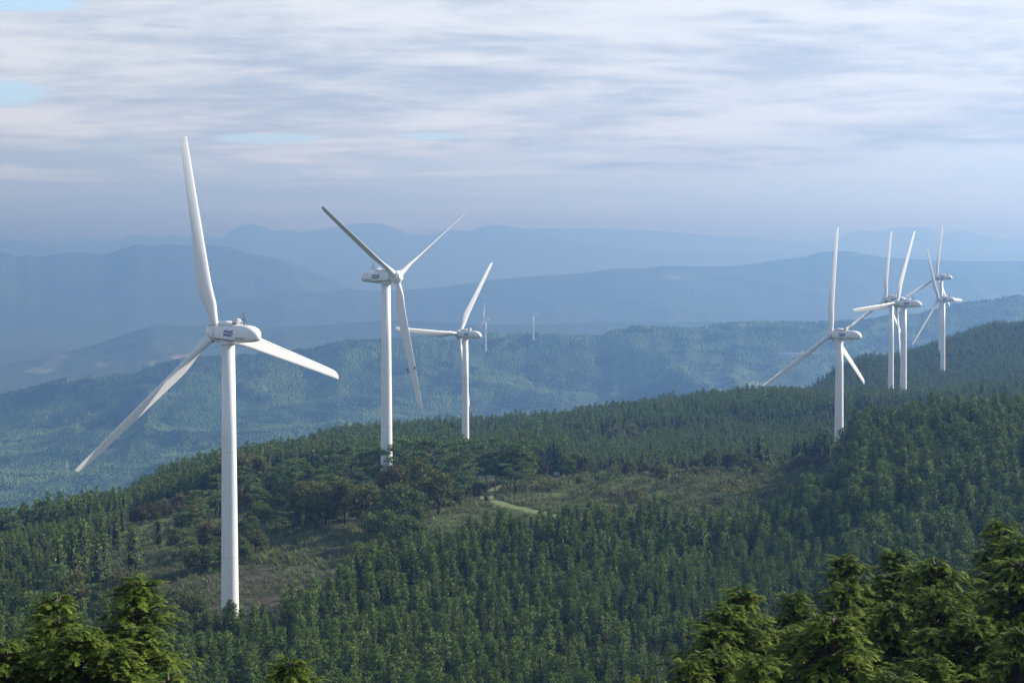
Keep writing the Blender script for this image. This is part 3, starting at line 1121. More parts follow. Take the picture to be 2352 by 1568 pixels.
def conifer_crown(name, rg, H=9.0, Rr=1.45, nb=60, per=16, ls=.50, lw=.24, base=.12, shape=.75, droop=.25, mat='cypress', core=True):
    Vs, Ts, n = [], [], 0
    hs = base + (1 - base) * (np.arange(nb) + rg.random(nb) * .8) / nb
    hs = np.clip(hs, 0, .985)
    az = np.arange(nb) * 2.39996 + rg.normal(size=nb) * .4
    L = Rr * (1 - hs) ** shape * (0.75 + .5 * rg.random(nb)) + .10
    # lower branches are also shaded out
    L *= np.where(hs < .3, .75 + hs, 1.0)
    t = rg.random((nb, per)) ** .7
    rise = (.35 + .5 * hs)[:, None]
    lean = rg.normal(size=2) * .15
    x = np.cos(az)[:, None] * L[:, None] * t
    y = np.sin(az)[:, None] * L[:, None] * t
    z = hs[:, None] * H + L[:, None] * (rise * t - droop * 2.2 * t * t)
    C = np.stack([x, y, z], -1).reshape(-1, 3)
    C += rg.normal(size=C.shape) * np.array([.13, .13, .10]) * Rr
    C[:, 0] += lean[0] * (C[:, 2] / H) ** 2
    C[:, 1] += lean[1] * (C[:, 2] / H) ** 2
    out = np.stack([np.cos(az)[:, None] + 0 * t, np.sin(az)[:, None] + 0 * t, (rise * .9 - droop * 3.0 * t)], -1).reshape(-1, 3)
    Dn = unit(unit(out) + rg.normal(size=out.shape) * .55)
    S = ls * (.6 + .8 * rg.random(len(C))) * (0.55 + .45 * (1 - C[:, 2] / H).clip(0, 1) ** .5)
    rad = np.stack([C[:, 0], C[:, 1], 0 * C[:, 0]], -1)
    V, T = leaf_tris(C, Dn, S, np.full(len(S), lw), rg, N=unit(rad) * .75 + np.array([0, 0, .75]))
    Vs.append(V); Ts.append(T); n += len(V)
    # leader
    k = 10
    C = np.stack([rg.normal(size=k) * .04 + lean[0], rg.normal(size=k) * .04 + lean[1], H * (.95 + .06 * rg.random(k))], -1)
    V, T = leaf_tris(C, unit(np.array([0, 0, 1.0]) + rg.normal(size=(k, 3)) * .45), np.full(k, ls * .6), np.full(k, lw * .8), rg)
    Vs.append(V); Ts.append(T + n); n += len(V)
    if core:  # dark inner cone standing in for the shade within the crown
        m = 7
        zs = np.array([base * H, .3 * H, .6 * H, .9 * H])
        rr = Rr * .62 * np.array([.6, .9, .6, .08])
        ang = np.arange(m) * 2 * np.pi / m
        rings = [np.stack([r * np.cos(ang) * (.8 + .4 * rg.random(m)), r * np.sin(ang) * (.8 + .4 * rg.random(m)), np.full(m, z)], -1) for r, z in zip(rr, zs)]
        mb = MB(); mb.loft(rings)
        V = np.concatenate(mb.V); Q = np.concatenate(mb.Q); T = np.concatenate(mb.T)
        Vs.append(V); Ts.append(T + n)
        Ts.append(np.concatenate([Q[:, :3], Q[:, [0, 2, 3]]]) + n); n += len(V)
    ncore = len(Ts[-1]) if core else 0
    me = mk_mesh(name, np.concatenate(Vs), [np.concatenate(Ts)])
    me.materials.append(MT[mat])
    me.materials.append(MT['shade_wood'])
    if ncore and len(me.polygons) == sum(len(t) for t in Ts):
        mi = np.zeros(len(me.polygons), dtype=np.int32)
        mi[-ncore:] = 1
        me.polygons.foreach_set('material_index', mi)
    return me


def trunk_mesh(H, r=.14, mat='bark', n=7, bend=0.1, rg=rng):
    mb = MB()
    k = 5
    zs = np.linspace(-.6, H * .93, k)
    pts = np.stack([rg.normal(size=k) * bend, rg.normal(size=k) * bend, zs], -1)
    pts[0, :2] = 0
    mb.tube(pts, np.linspace(r, r * .15, k), n)
    me = mb.mesh('trunk', True)
    me.materials.append(MT[mat])
    return me


# detailed near cypress
def near_cypress(name, rg, H=11.0, Rr=2.3, nb=210, seg=11, top=True):
    Vs, Ts, tipv, n = [], [], [], 0
    bare = MB()
    hs = np.sort(.22 + .78 * rg.random(nb) ** .8)
    az = np.arange(nb) * 2.39996 + rg.normal(size=nb) * .5
    lean = rg.normal(size=2) * .25
    tr = lambda h: np.array([lean[0] * h ** 3, lean[1] * h ** 3, h * H])
    trunk = MB()
    hh = np.linspace(0, .99, 10)
    trunk.tube([tr(h) if h > 0 else np.array([0, 0, -.6]) for h in hh], .17 * (1 - hh) ** .8 + .012, 8)
    dr = rg.random(nb)
    for b in range(nb):
        h = hs[b]
        L = Rr * (1 - h) ** .7 * (.5 + .75 * rg.random() ** 1.3) + .16
        t = np.linspace(0, 1, seg)
        e0 = .62 + .6 * h
        out = np.array([math.cos(az[b]), math.sin(az[b])])
        rr_ = L * (t - .12 * t * t)
        zz = L * (e0 * t - (.42 + .55 * dr[b]) * t ** 2.3)
        side = rg.normal() * .12 * L
        P = np.stack([out[0] * rr_ - out[1] * side * t * t, out[1] * rr_ + out[0] * side * t * t, zz], -1) + tr(h)
        bare.tube(P[:-1:2], np.linspace(.022, .006, len(P[:-1:2])) * (1 + .4 * L), 4, cap=False)
        T_ = unit(np.gradient(P, axis=0))
        # fronds along the branch, both sides, drooping at their ends
        ns = max(5, int(L * 17))
        for q in range(ns):
            tt = .22 + .78 * (q + rg.random()) / ns
            p = np.array([np.interp(tt, t, P[:, i]) for i in range(3)])
            d = np.array([np.interp(tt, t, T_[:, i]) for i in range(3)])
            sd = np.cross(d, [0, 0, 1.0]) * (1 if q % 2 else -1)
            dirn = unit(d * (.75 + .4 * tt) + sd * .85 * (1.1 - .6 * tt) + np.array([0, 0, .02]) + rg.normal(size=3) * .34)
            fl = (.15 + .20 * rg.random()) * (1 - .3 * h)
            m = 12
            s = np.linspace(.08, 1, m)
            ax = p + dirn * (fl * s)[:, None] + np.array([0, 0, -1.0]) * (fl * (.1 + .5 * rg.random()) * s ** 2)[:, None]
            fd = unit(np.gradient(ax, axis=0))
            nrm = unit(np.cross(fd, np.cross([0, 0, 1.0], fd) + 1e-4))
            lat = unit(np.cross(fd, nrm))
            sg = np.where(np.arange(m) % 2, 1, -1)[:, None]
            for ss in (1, -1):
                ld = unit(fd * .9 + lat * ss * .75 + np.array([0, 0, -.05]) + rg.normal(size=(m, 3)) * .28)
                ll = fl * (.50 - .28 * s) * (.8 + .4 * rg.random(m))
                C = ax
                wd = unit(np.cross(ld, nrm)) * (.006 + .005 * rg.random())
                V = np.stack([C + wd, C - wd, C + ld * ll[:, None] * .65 - wd * .9, C + ld * ll[:, None], C + ld * ll[:, None] * .6 + wd * .9], 1)
                base = n + np.arange(m)[:, None] * 5
                Vs.append(V.reshape(-1, 3))
                Ts.append(np.concatenate([base + [0, 1, 2], base + [0, 2, 4], base + [4, 2, 3]]))
                tv = np.clip((tt - .35) * 1.7, 0, 1) * (.35 + .65 * s) * (.4 + .6 * rg.random())  # yellow new growth, brighter outward so sunlit ends are painted in
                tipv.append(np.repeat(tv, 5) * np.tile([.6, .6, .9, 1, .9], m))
                n += 5 * m
    mb = MB()  # added dark core, its colour gives the crown a shaded interior
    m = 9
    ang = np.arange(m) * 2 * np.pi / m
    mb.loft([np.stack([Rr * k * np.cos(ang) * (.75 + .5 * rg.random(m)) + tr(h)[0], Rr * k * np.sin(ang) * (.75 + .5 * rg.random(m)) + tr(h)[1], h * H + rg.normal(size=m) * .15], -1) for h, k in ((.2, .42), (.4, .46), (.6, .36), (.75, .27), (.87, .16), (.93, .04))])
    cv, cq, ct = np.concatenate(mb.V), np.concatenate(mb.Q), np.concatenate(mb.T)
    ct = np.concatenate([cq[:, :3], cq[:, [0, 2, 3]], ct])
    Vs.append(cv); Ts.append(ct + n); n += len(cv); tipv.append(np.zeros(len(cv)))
    me = mk_mesh(name, np.concatenate(Vs), [np.concatenate(Ts)])
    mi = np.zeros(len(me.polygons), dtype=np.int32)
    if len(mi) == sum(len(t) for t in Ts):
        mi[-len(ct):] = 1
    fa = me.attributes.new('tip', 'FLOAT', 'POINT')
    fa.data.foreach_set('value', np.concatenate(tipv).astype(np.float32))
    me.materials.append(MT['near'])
    me.materials.append(MT['shade_wood'])
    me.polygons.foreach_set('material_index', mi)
    tm = trunk.mesh('trunk', True); tm.materials.append(MT['bark'])
    bm_ = bare.mesh('branches', True); bm_.materials.append(MT['twig'])
    return me, tm, bm_


def pad_leaves(rg, c, r, n, s, flat=.35, up=.5):
    d = unit(rg.normal(size=(n, 3)))
    d[:, 2] = np.abs(d[:, 2]) * np.where(rg.random(n) < .8, 1, -.6)
    k = rg.random(n) ** .35
    C = np.array(c) + d * k[:, None] * np.array([r, r, r * flat])
    Dn = unit(d * np.array([1, 1, .6]) + np.array([0, 0, up]) + rg.normal(size=(n, 3)) * .5)
    return leaf_tris(C, Dn, s * (.6 + .8 * rg.random(n)), np.full(n, .22), rg, flat=1, N=d * np.array([.8, .8, .8]) + np.array([0, 0, .35]))


def pine_tree(rg, H=11.0, sp=3.2, pads=13):
    """red pine: bare crooked trunk, limbs, flat clouds of needles"""
    tr = MB()
    k = 7
    zs = np.linspace(-.6, H * .92, k)
    bx, by = np.cumsum(rg.normal(size=k) * .30), np.cumsum(rg.normal(size=k) * .30)
    bx[0] = by[0] = 0
    pts = np.stack([bx, by, zs], -1)
    tr.tube(pts, np.linspace(.20, .05, k), 8)
    Vs, Ts, n = [], [], 0
    for i in range(pads):
        h = .38 + .62 * (i + .5) / pads
        a = i * 2.4 + rg.normal() * .5
        L = sp * (1.15 - h) ** .6 * (.5 + .6 * rg.random()) if i < pads - 2 else .4
        p0 = np.array([np.interp(h * H, zs, pts[:, j]) for j in range(3)])
        p1 = p0 + np.array([math.cos(a) * L, math.sin(a) * L, .35 * L * (.3 + rg.random())])
        mid_ = (p0 + p1) / 2 + np.array([0, 0, -.15 * L])
        tr.tube([p0, mid_, p1], [.08, .055, .03], 5)
        pr = (.85 + .65 * rg.random()) * (1.25 - .5 * h) * sp / 3.0
        for (dx, dy, dz, f) in ((0, 0, 0, 1), (rg.normal() * .7, rg.normal() * .7, .1, .7), (rg.normal() * .8, rg.normal() * .8, -.1, .6)):
            V, T = pad_leaves(rg, p1 + np.array([dx, dy, dz]) * pr, pr * f, int(120 * f), .34, .30, .55)
            Vs.append(V); Ts.append(T + n); n += len(V)
    crown = mk_mesh('crown', np.concatenate(Vs), [np.concatenate(Ts)])
    crown.materials.append(MT['pine'])
    tm = tr.mesh('trunk', True); tm.materials.append(MT['pinebark'])
    return crown, tm


def broad_tree(rg, H=8.0, Rr=3.0, lumps=20, per=190, s=.36, low=.08):
    tr = MB()
    tr.tube([(0, 0, -.5), (rg.normal() * .1, rg.normal() * .1, H * .3), (rg.normal() * .2, rg.normal() * .2, H * .75)], [.2, .15, .05], 7)
    Vs, Ts, n = [], [], 0
    for i in range(lumps):
        d = unit(rg.normal(size=3))
        if d[2] < -.6:
            d[2] *= -.6
        k = .55 + .3 * rg.random()
        c = np.array([0, 0, H * .46]) + d * k * np.array([Rr, Rr, H * .50])
        r = Rr * (.28 + .22 * rg.random())
        if i % 3 == 0:
            tr.tube([(0, 0, H * .35), c * np.array([.5, .5, 1]) - np.array([0, 0, .4]), c], [.09, .06, .03], 5)
        V, T = pad_leaves(rg, c, r, per, s, .85, .35)
        Vs.append(V); Ts.append(T + n); n += len(V)
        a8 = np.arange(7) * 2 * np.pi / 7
        tr.loft([np.stack([c[0] + r * .40 * q * np.cos(a8), c[1] + r * .40 * q * np.sin(a8), np.full(7, c[2] - r * .1 + r * .30 * z)], -1) for q, z in ((.3, -1), (.9, -.4), (.9, .4), (.3, .9))])  # dark blob in each lump as painted inner shade, kept in the trunk mesh
    return mk_mesh('crown', np.concatenate(Vs), [np.concatenate(Ts)]), tr.mesh('trunk', True)


def with_mat(me, *mats):
    c = me.copy()
    c.materials.clear()
    for m in mats:
        c.materials.append(MT[m])
    return c


class Kind:
    def __init__(self, name, parts):
        self.name, self.parts = name, parts     # parts: [(part name, mesh)]

    def place(self, loc, rz, s, label, cat, group=None, sz=None):
        r = empty(self.name, loc, rz)
        r.scale = (s, s, s if sz is None else sz)
        for nm, me in self.parts:
            link(nm, me, None, r)
        tag(r, label, cat, group)
        return r


g3 = np.random.default_rng(21)
FOREST = []          # medium cypress / cedar
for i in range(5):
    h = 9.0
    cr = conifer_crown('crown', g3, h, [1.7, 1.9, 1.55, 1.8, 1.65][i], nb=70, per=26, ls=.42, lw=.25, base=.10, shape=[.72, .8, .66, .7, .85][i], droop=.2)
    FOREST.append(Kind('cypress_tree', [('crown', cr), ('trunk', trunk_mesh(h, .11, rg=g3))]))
CEDAR = []
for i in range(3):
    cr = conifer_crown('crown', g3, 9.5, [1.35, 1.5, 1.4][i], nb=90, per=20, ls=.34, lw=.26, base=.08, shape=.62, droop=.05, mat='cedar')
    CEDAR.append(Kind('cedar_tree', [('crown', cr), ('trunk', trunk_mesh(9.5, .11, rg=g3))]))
FARF = []            # coarser, for the woods beyond
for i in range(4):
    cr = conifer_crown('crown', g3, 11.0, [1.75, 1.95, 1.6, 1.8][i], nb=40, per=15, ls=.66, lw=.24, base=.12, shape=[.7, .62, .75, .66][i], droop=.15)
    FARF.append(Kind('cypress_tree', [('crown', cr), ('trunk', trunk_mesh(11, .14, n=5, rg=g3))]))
PINES = [Kind('pine_tree', [('crown', a), ('trunk', b)]) for a, b in (pine_tree(g3, 11, [3.2, 2.8, 3.6, 3.0][i], [13, 12, 15, 11][i]) for i in range(4))]
BRO = [broad_tree(g3, 8.0, [3.3, 3.7, 3.0][i], [26, 30, 24][i]) for i in range(3)]


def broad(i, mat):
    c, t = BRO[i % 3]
    return Kind('broadleaf_tree', [('crown', with_mat(c, mat)), ('trunk', with_mat(t, 'shade_wood'))])


BK = {m: [broad(i, m) for i in range(3)] for m in ('broad_olive', 'broad_green', 'broad_gold', 'broad_rust')}

# ------------------------------------------------------------------ foreground cypresses
NEAR = []
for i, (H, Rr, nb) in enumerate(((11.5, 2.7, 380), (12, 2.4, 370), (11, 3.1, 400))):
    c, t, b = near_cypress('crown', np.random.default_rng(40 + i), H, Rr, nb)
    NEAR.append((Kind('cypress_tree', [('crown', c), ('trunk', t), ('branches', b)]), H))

FG = [  # top px, top py, distance, label
    (240, 1338, 34, 0, 'tallest yellow-green cypress of the left foreground with drooping tip'),
    (118, 1385, 33, 1, 'yellow-green cypress with small tufted top, at the left foreground edge of the tallest one'),
    (10, 1478, 30, 2, 'bright cypress top cut by the left edge of the picture'),
    (345, 1440, 33, 1, 'narrow yellowish cypress top just right of the tallest left foreground tree'),
    (392, 1555, 29, 2, 'low cypress top peeking from the bottom edge right of the left foreground clump'),
    (596, 1530, 32, 0, 'small lone yellow-green cypress tip at the bottom edge below the nearest turbine'),
    (1668, 1394, 46, 2, 'leftmost tall cypress of the dark right foreground clump'),
    (1767, 1362, 48, 0, 'cypress with pointed sunlit top beside the leftmost tall one of the right clump'),
    (1816, 1362, 50, 1, 'slender cypress with a bent tip near the left of the right foreground clump'),
    (1898, 1350, 52, 1, 'dark rounded cypress behind the bright yellow one in the right foreground'),
    (1905, 1418, 34, 2, 'brightest yellow-green cypress of the right foreground with drooping fronds'),
    (1993, 1294, 56, 0, 'broad cypress with ragged top in the middle of the right foreground clump'),
    (2072, 1268, 58, 1, 'thin spired cypress in the middle of the right foreground clump'),
    (2150, 1290, 55, 2, 'wide cypress with pale hanging fronds right of the thin spired one'),
    (2268, 1250, 58, 0, 'tall cypress next to the highest one at the right picture edge'),
    (2320, 1210, 62, 1, 'highest cypress of the foreground at the right picture edge'),
    (2346, 1290, 48, 2, 'dark cypress cut by the right picture edge, below the highest one'),
    (1584, 1516, 36, 1, 'thin yellowish cypress tip at the bottom edge left of the right clump'),
    (1640, 1500, 38, 2, 'small cypress top at the left foot of the right foreground clump'),
    (1708, 1534, 34, 0, 'low cypress top at the bottom edge under the leftmost tall right clump tree'),
    (1780, 1524, 31, 1, 'low bright cypress top at the bottom edge left of the brightest one'),
    (1985, 1448, 37, 0, 'cypress shoulder with yellow fronds just right of the brightest one'),
    (2118, 1512, 33, 1, 'single arching cypress tip at the bottom edge below the wide pale one'),
    (2058, 1550, 31, 2, 'lowest cypress tip at the bottom edge of the right foreground'),
    (2230, 1420, 42, 2, 'dark cypress in the shadow of the highest right foreground tree'),
    (1700, 1450, 44, 0, 'dark cypress filling the front of the right clump below its leftmost tall tree'),
    (1850, 1440, 45, 2, 'shaded cypress between the bent slender one and the brightest one'),
    (2010, 1390, 48, 1, 'shaded cypress below the broad ragged one in the right clump'),
    (2095, 1370, 50, 0, 'shaded cypress below the thin spired one in the right clump'),
    (2185, 1365, 48, 1, 'shaded cypress between the wide pale one and the right edge'),
    (2290, 1360, 50, 2, 'dark cypress low in front of the highest foreground tree'),
    (2340, 1440, 40, 0, 'dark cypress in the lower right corner of the picture'),
    (2150, 1450, 42, 2, 'dark cypress low in the middle of the right clump'),
    (75, 1440, 31, 0, 'low bright cypress between the left edge and the tufted one'),
    (180, 1450, 30, 2, 'bright low cypress in front of the two tallest left foreground trees'),
    (290, 1490, 30, 1, 'low yellow-green cypress in front of the tallest left foreground tree'),
    (1440, 1558, 36, 0, 'small pale cypress tip at the bottom edge, alone left of the right clump'),
]
for i, (px, py, D, k, lab) in enumerate(FG):
    kd, H0 = NEAR[k]
    p = at(px, py, D)
    g = gz(p.x, p.y)
    h = p.z - g
    s = h / H0
    kd.place((p.x, p.y, g), i * 1.37, s * (1.38 if px > 1500 else 1.42), lab, 'cypress tree', 'foreground cypress trees', sz=s)

# ------------------------------------------------------------------ plantations and woods
def jitter_grid(x0, x1, y0, y1, sp, rg, jit=.38):
    xs, ys = np.meshgrid(np.arange(x0, x1, sp), np.arange(y0, y1, sp * .92))
    xs = xs + (np.arange(xs.shape[0])[:, None] % 2) * sp * .5
    xs = xs + rg.normal(size=xs.shape) * sp * jit * .55
    ys = ys + rg.normal(size=ys.shape) * sp * jit * .55
    return xs.ravel(), ys.ravel()


TOW = [(t[0].location.x, t[0].location.y) for t in TB.values()]


def clear(X, Y, rad=3.6, front=True):
    ok = np.ones(len(X), bool)
    for tx, ty in TOW:
        ok &= (X - tx) ** 2 + (Y - ty) ** 2 > rad ** 2
    return ok


gf = np.random.default_rng(77)
# mown path
PATHC = [(1330, 1070), (1290, 1077), (1240, 1088), (1195, 1104), (1155, 1115), (1125, 1127), (1112, 1139), (1128, 1152), (1175, 1163), (1225, 1175), (1290, 1188), (1350, 1196)]
_pp = []
for a, b in zip(PATHC[:-1], PATHC[1:]):
    for t in np.linspace(0, 1, 5, endpoint=False):
        h_ = hit(a[0] + (b[0] - a[0]) * t, a[1] + (b[1] - a[1]) * t, 440, 640)
        if h_ is not None:
            _pp.append((h_.x, h_.y))
_pp = np.array(_pp)
for _ in range(6):
    _pp[1:-1] = (_pp[:-2] + _pp[1:-1] * 2 + _pp[2:]) / 4


# near plantation
X, Y = jitter_grid(-190, 240, 78, 700, 2.95, gf, .55)
px = CX + F * X / Y
e = edgeD(px) + (fbm(X / 8, Y / 8, 2) - .5) * 10
ok = (px > -260) & (px < 2620) & (Y < e) & clear(X, Y, 3.4)
for a_, b_ in _pp:
    ok &= ~((np.abs(X - a_ * Y / b_) < 2.4) & (Y < b_ + 3.5) & (Y > b_ - 9))
thin = np.where(Y < 265, gf.random(len(X)) < .12, gf.random(len(X)) < .97)
ok &= thin
X, Y = X[ok], Y[ok]
Z = ground(X, Y)
px = CX + F * X / Y
nsz = fbm(X / 25, Y / 25, 2)
S = (.84 + .38 * nsz) * (.72 + .52 * gf.random(len(X)))
S *= np.where(px > 1960, 1.22, 1.0)
kindn = fbm(X / 30 + 9, Y / 30 + 4, 2)
isced = (kindn > .50) & (px > 1020) & (px < 2000) & (Y < 440)
var = gf.integers(0, 5, len(X))
var = np.where(isced, 5 + gf.integers(0, 3, len(X)), var)
rot = gf.random(len(X)) * 6.283
topx, topy = pxy(X, Y, Z + 9 * S)
inview = (topx > 0) & (topx < 2352) & (topy < 1560) & (topy > 600)
# 300 that show largest: the nearest whose tops are in view and not behind the foreground trees
fgb = np.zeros(len(X), bool)
for (qx, qy, D, k, lab) in FG:
    fgb |= (np.abs(topx - qx) < (topy - qy) * .5) & (topy > qy + 10)
cand = np.where(inview & ~fgb)[0]
cand = cand[np.argsort(Y[cand] / S[cand])][:296]
ind = np.zeros(len(X), bool)
ind[cand] = True
PROTO = {}
allk = FOREST + CEDAR
for n_, i in enumerate(cand):
    kd = allk[var[i]]
    if var[i] >= 5:
        lab, cat, grp = 'olive green pointed cedar among the nearest plantation trees below the slope', 'cedar tree', 'nearest cedars of the plantation'
    else:
        lab, cat, grp = 'dark green cypress among the nearest plantation trees along the bottom edge', 'cypress tree', 'nearest cypresses of the plantation'
    o = kd.place((X[i], Y[i], Z[i] - .1), rot[i], float(S[i]), lab, cat, grp)
    PROTO.setdefault(int(var[i]), o)
for v in range(8):
    if v not in PROTO:
        i = np.where((var == v) & ~ind & inview)[0][0]
        ind[i] = True
        PROTO[v] = allk[v].place((X[i], Y[i], Z[i] - .1), rot[i], float(S[i]), 'olive green pointed cedar standing alone among dark cypresses', 'cedar tree')


def scatter(name, protos, X, Y, Z, rot, S, SZ, var, label, cat=None):
    """one object: points that carry copies of the given tree parts through geometry nodes"""
    me = bpy.data.meshes.new(name)
    me.vertices.add(len(X))
    me.vertices.foreach_set('co', np.stack([X, Y, Z], -1).astype(np.float32).ravel())
    a = me.attributes.new('variant', 'INT', 'POINT'); a.data.foreach_set('value', var.astype(np.int32))
    a = me.attributes.new('turn', 'FLOAT_VECTOR', 'POINT'); a.data.foreach_set('vector', np.stack([rot * 0, rot * 0, rot], -1).astype(np.float32).ravel())
    a = me.attributes.new('size', 'FLOAT_VECTOR', 'POINT'); a.data.foreach_set('vector', np.stack([S, S, SZ], -1).astype(np.float32).ravel())
    me.update()
    o = link(name, me)
    ng = bpy.data.node_groups.new(name + '_nodes', 'GeometryNodeTree')
    ng.interface.new_socket('Geometry', in_out='INPUT', socket_type='NodeSocketGeometry')
    ng.interface.new_socket('Geometry', in_out='OUTPUT', socket_type='NodeSocketGeometry')
    gi, go = ng.nodes.new('NodeGroupInput'), ng.nodes.new('NodeGroupOutput')
    iop = ng.nodes.new('GeometryNodeInstanceOnPoints')
    jn = ng.nodes.new('GeometryNodeJoinGeometry')
    for pr in reversed(protos):
        j2 = ng.nodes.new('GeometryNodeJoinGeometry')
        for ch in pr.children:
            oi = ng.nodes.new('GeometryNodeObjectInfo')
            oi.inputs['Object'].default_value = ch
            oi.inputs['As Instance'].default_value = True
            oi.transform_space = 'ORIGINAL'
            ng.links.new(oi.outputs['Geometry'], j2.inputs[0])
        g2 = ng.nodes.new('GeometryNodeGeometryToInstance')
        ng.links.new(j2.outputs[0], g2.inputs[0])
        ng.links.new(g2.outputs[0], jn.inputs[0])
    ng.links.new(gi.outputs[0], iop.inputs['Points'])
    ng.links.new(jn.outputs[0], iop.inputs['Instance'])
    iop.inputs['Pick Instance'].default_value = True
    def attr(nm, ty):
        n = ng.nodes.new('GeometryNodeInputNamedAttribute')
        n.data_type = ty
        n.inputs['Name'].default_value = nm
        return [s for s in n.outputs if s.enabled and s.name == 'Attribute'][0]
    e2r = ng.nodes.new('FunctionNodeEulerToRotation')
    ng.links.new(attr('turn', 'FLOAT_VECTOR'), e2r.inputs[0])
    ng.links.new(e2r.outputs[0], iop.inputs['Rotation'])
    ng.links.new(attr('size', 'FLOAT_VECTOR'), iop.inputs['Scale'])
    ng.links.new(attr('variant', 'INT'), iop.inputs['Instance Index'])
    ng.links.new(iop.outputs[0], go.inputs[0])
    md = o.modifiers.new('instances', 'NODES')
    md.node_group = ng
    tag(o, label, cat, kind='stuff')
    return o


r_ = ~ind
scatter('plantation_forest', [PROTO[v] for v in range(8)], X[r_], Y[r_], Z[r_] - .1, rot[r_], S[r_], S[r_] * (.9 + .25 * gf.random(r_.sum())), var[r_],
        'dense dark green plantation covering the slopes of the near hollow', 'forest')

# woods beyond: behind the pine knoll, the rear ridge and the right hand hill
X, Y = jitter_grid(-330, 480, 400, 1900, 3.1, gf)
px = CX + F * X / Y
back = np.interp(px, [-300, 0, 200, 400, 650, 800, 1200, 1600, 1800, 1950, 2100, 2300, 2600], [730, 740, 850, 920, 1090, 1180, 1230, 1230, 1300, 1580, 1780, 1860, 1900])
frontd = np.interp(px, [-300, 0, 100, 180, 285, 300, 420, 560, 620, 900, 1200, 1290, 1400, 1560, 1800, 1890, 1960, 2600], [425, 430, 455, 515, 582, 640, 640, 650, 760, 780, 760, 700, 655, 650, 640, 620, 640, 690])
ok = (px > -280) & (px < 2640) & (Y > frontd) & (Y < back) & clear(X, Y, 2.8)
# a grassy break left of the knoll and a gap of mixed scrub along the rear slope
ok &= ~((px > 285) & (px < 620) & (Y > 560) & (Y < 680))
ok &= gf.random(len(X)) < np.where(Y > 1000, .62, .80)
ok &= ~((px > 1380) & (px < 1560) & (Y > 870) & (Y < 960) & (gf.random(len(X)) < .7))
X, Y = X[ok], Y[ok]
px = CX + F * X / Y
Z = ground(X, Y)
S = (.78 + .45 * fbm(X / 40, Y / 40, 2)) * (.80 + .4 * gf.random(len(X)))
S *= np.where((px < 300) & (Y < 620), .62, 1.0)
S *= np.where((px > 1300) & (Y > 640) & (Y < 920), .78, 1.0)
var = gf.integers(0, 4, len(X))
rot = gf.random(len(X)) * 6.283
FP = []
spots = [(1745, 596, 1.02, 'tall dark cypress rising above the rounded trees on the shrubby ridge'),
         (1938, 562, 1.0, 'dense dark cypress standing right in front of the lone right turbine foot'),
         (62, 640, .95, 'tall dark cypress on the skyline at the far left'),
         (168, 660, .62, 'small pointed dark cypress alone on the left skyline')]
for v, (qx, D, s, lab) in enumerate(spots):
    x = (qx - CX) / F * D
    FP.append(FARF[v].place((x, D, gz(x, D) - .1), v * 1.1, s * 1.55, lab, 'cypress tree', sz=s))
for v, (qx, D, s, lab) in enumerate([(1722, 600, .8, 'shorter dark cypress leaning on the tall one on the shrubby ridge'), (1765, 602, .72, 'lower dark cypress just right of the tall one on the shrubby ridge'),
                                     (45, 650, .8, 'dark cypress left of the tallest one on the far left skyline'), (1960, 570, .8, 'dark cypress right behind the dense one by the lone right turbine foot')]):
    x = (qx - CX) / F * D
    FARF[v].place((x, D, gz(x, D) - .1), v * 1.7, s * 1.4, lab, 'cypress tree', sz=s)
scatter('ridge_forest', FP, X, Y, Z - .1, rot, S, S * (.85 + .3 * gf.random(len(X))), var, 'dark conifer woods on the ridges behind the knoll and on the right hand hill', 'forest')

# far wooded hill: coarse crowns so the slope has a canopy
def vary_by_place(m):
    nt = m.node_tree
    p = nt.nodes['Principled BSDF']
    src = p.inputs['Base Color'].links[0].from_socket
    tc = NN(nt, 'ShaderNodeTexCoord')
    a = noise(nt, tc.outputs['Object'], .0045, 5, .6)
    c = mixc(nt, maprange(nt, a, .44, .60), src, (.12, .20, .06))
    b = noise(nt, tc.outputs['Object'], .011, 4, .6)
    c = mixc(nt, maprange(nt, b, .52, .62), c, (.012, .038, .022))
    nt.links.new(c, p.inputs['Base Color'])


def canopy():
    g = np.random.default_rng(9)
    n = 190000
    D = 3300 + 1720 * np.sqrt(g.random(n))
    px = -120 + 2600 * g.random(n)
    Zm = mid_z(px, D)
    Xm = (px - CX) / F * D
    d = fbm(Xm / 120, D / 120, 3)
    keep = (d > .33) & ~((px > 1720) & (px < 2080) & (D < 4700) & (D > 4100) & (g.random(n) < .85))
    px, D, Xm, Zm = px[keep], D[keep], Xm[keep], Zm[keep]
    n = len(px)
    m = 6
    ang = np.arange(m) * 2 * np.pi / m
    r = (1.9 + 2.2 * g.random(n))
    h = r * (.6 + .5 * g.random(n))
    ring = np.stack([np.cos(ang), np.sin(ang)], -1)[None] * (r[:, None, None] * (.75 + .5 * g.random((n, m, 1))))
    V = np.zeros((n, 2 * m + 1, 3))
    V[:, :m, :2] = ring; V[:, :m, 2] = -2
    V[:, m:2 * m, :2] = ring * .62; V[:, m:2 * m, 2] = h[:, None] * (.55 + .2 * g.random((n, m)))
    V[:, 2 * m, 2] = h
    V += np.stack([Xm, D, Zm], -1)[:, None, :]
    b = np.arange(n)[:, None] * (2 * m + 1)
    Q, T = [], []
    for j in range(m):
        k = (j + 1) % m
        Q.append(b + [j, k, m + k, m + j])
        T.append(b + [m + j, m + k, 2 * m])
    me = mk_mesh('far_forest', V.reshape(-1, 3), [np.concatenate(Q), np.concatenate(T)])
    mt = foliage('far_canopy_foliage', (.030, .075, .034), (.030, .075, .034), (.060, .12, .048), .1)
    vary_by_place(mt)
    tag(link('far_forest', me, mt), 'hazy woods clothing the long hill in the middle distance', 'forest', kind='stuff')


canopy()

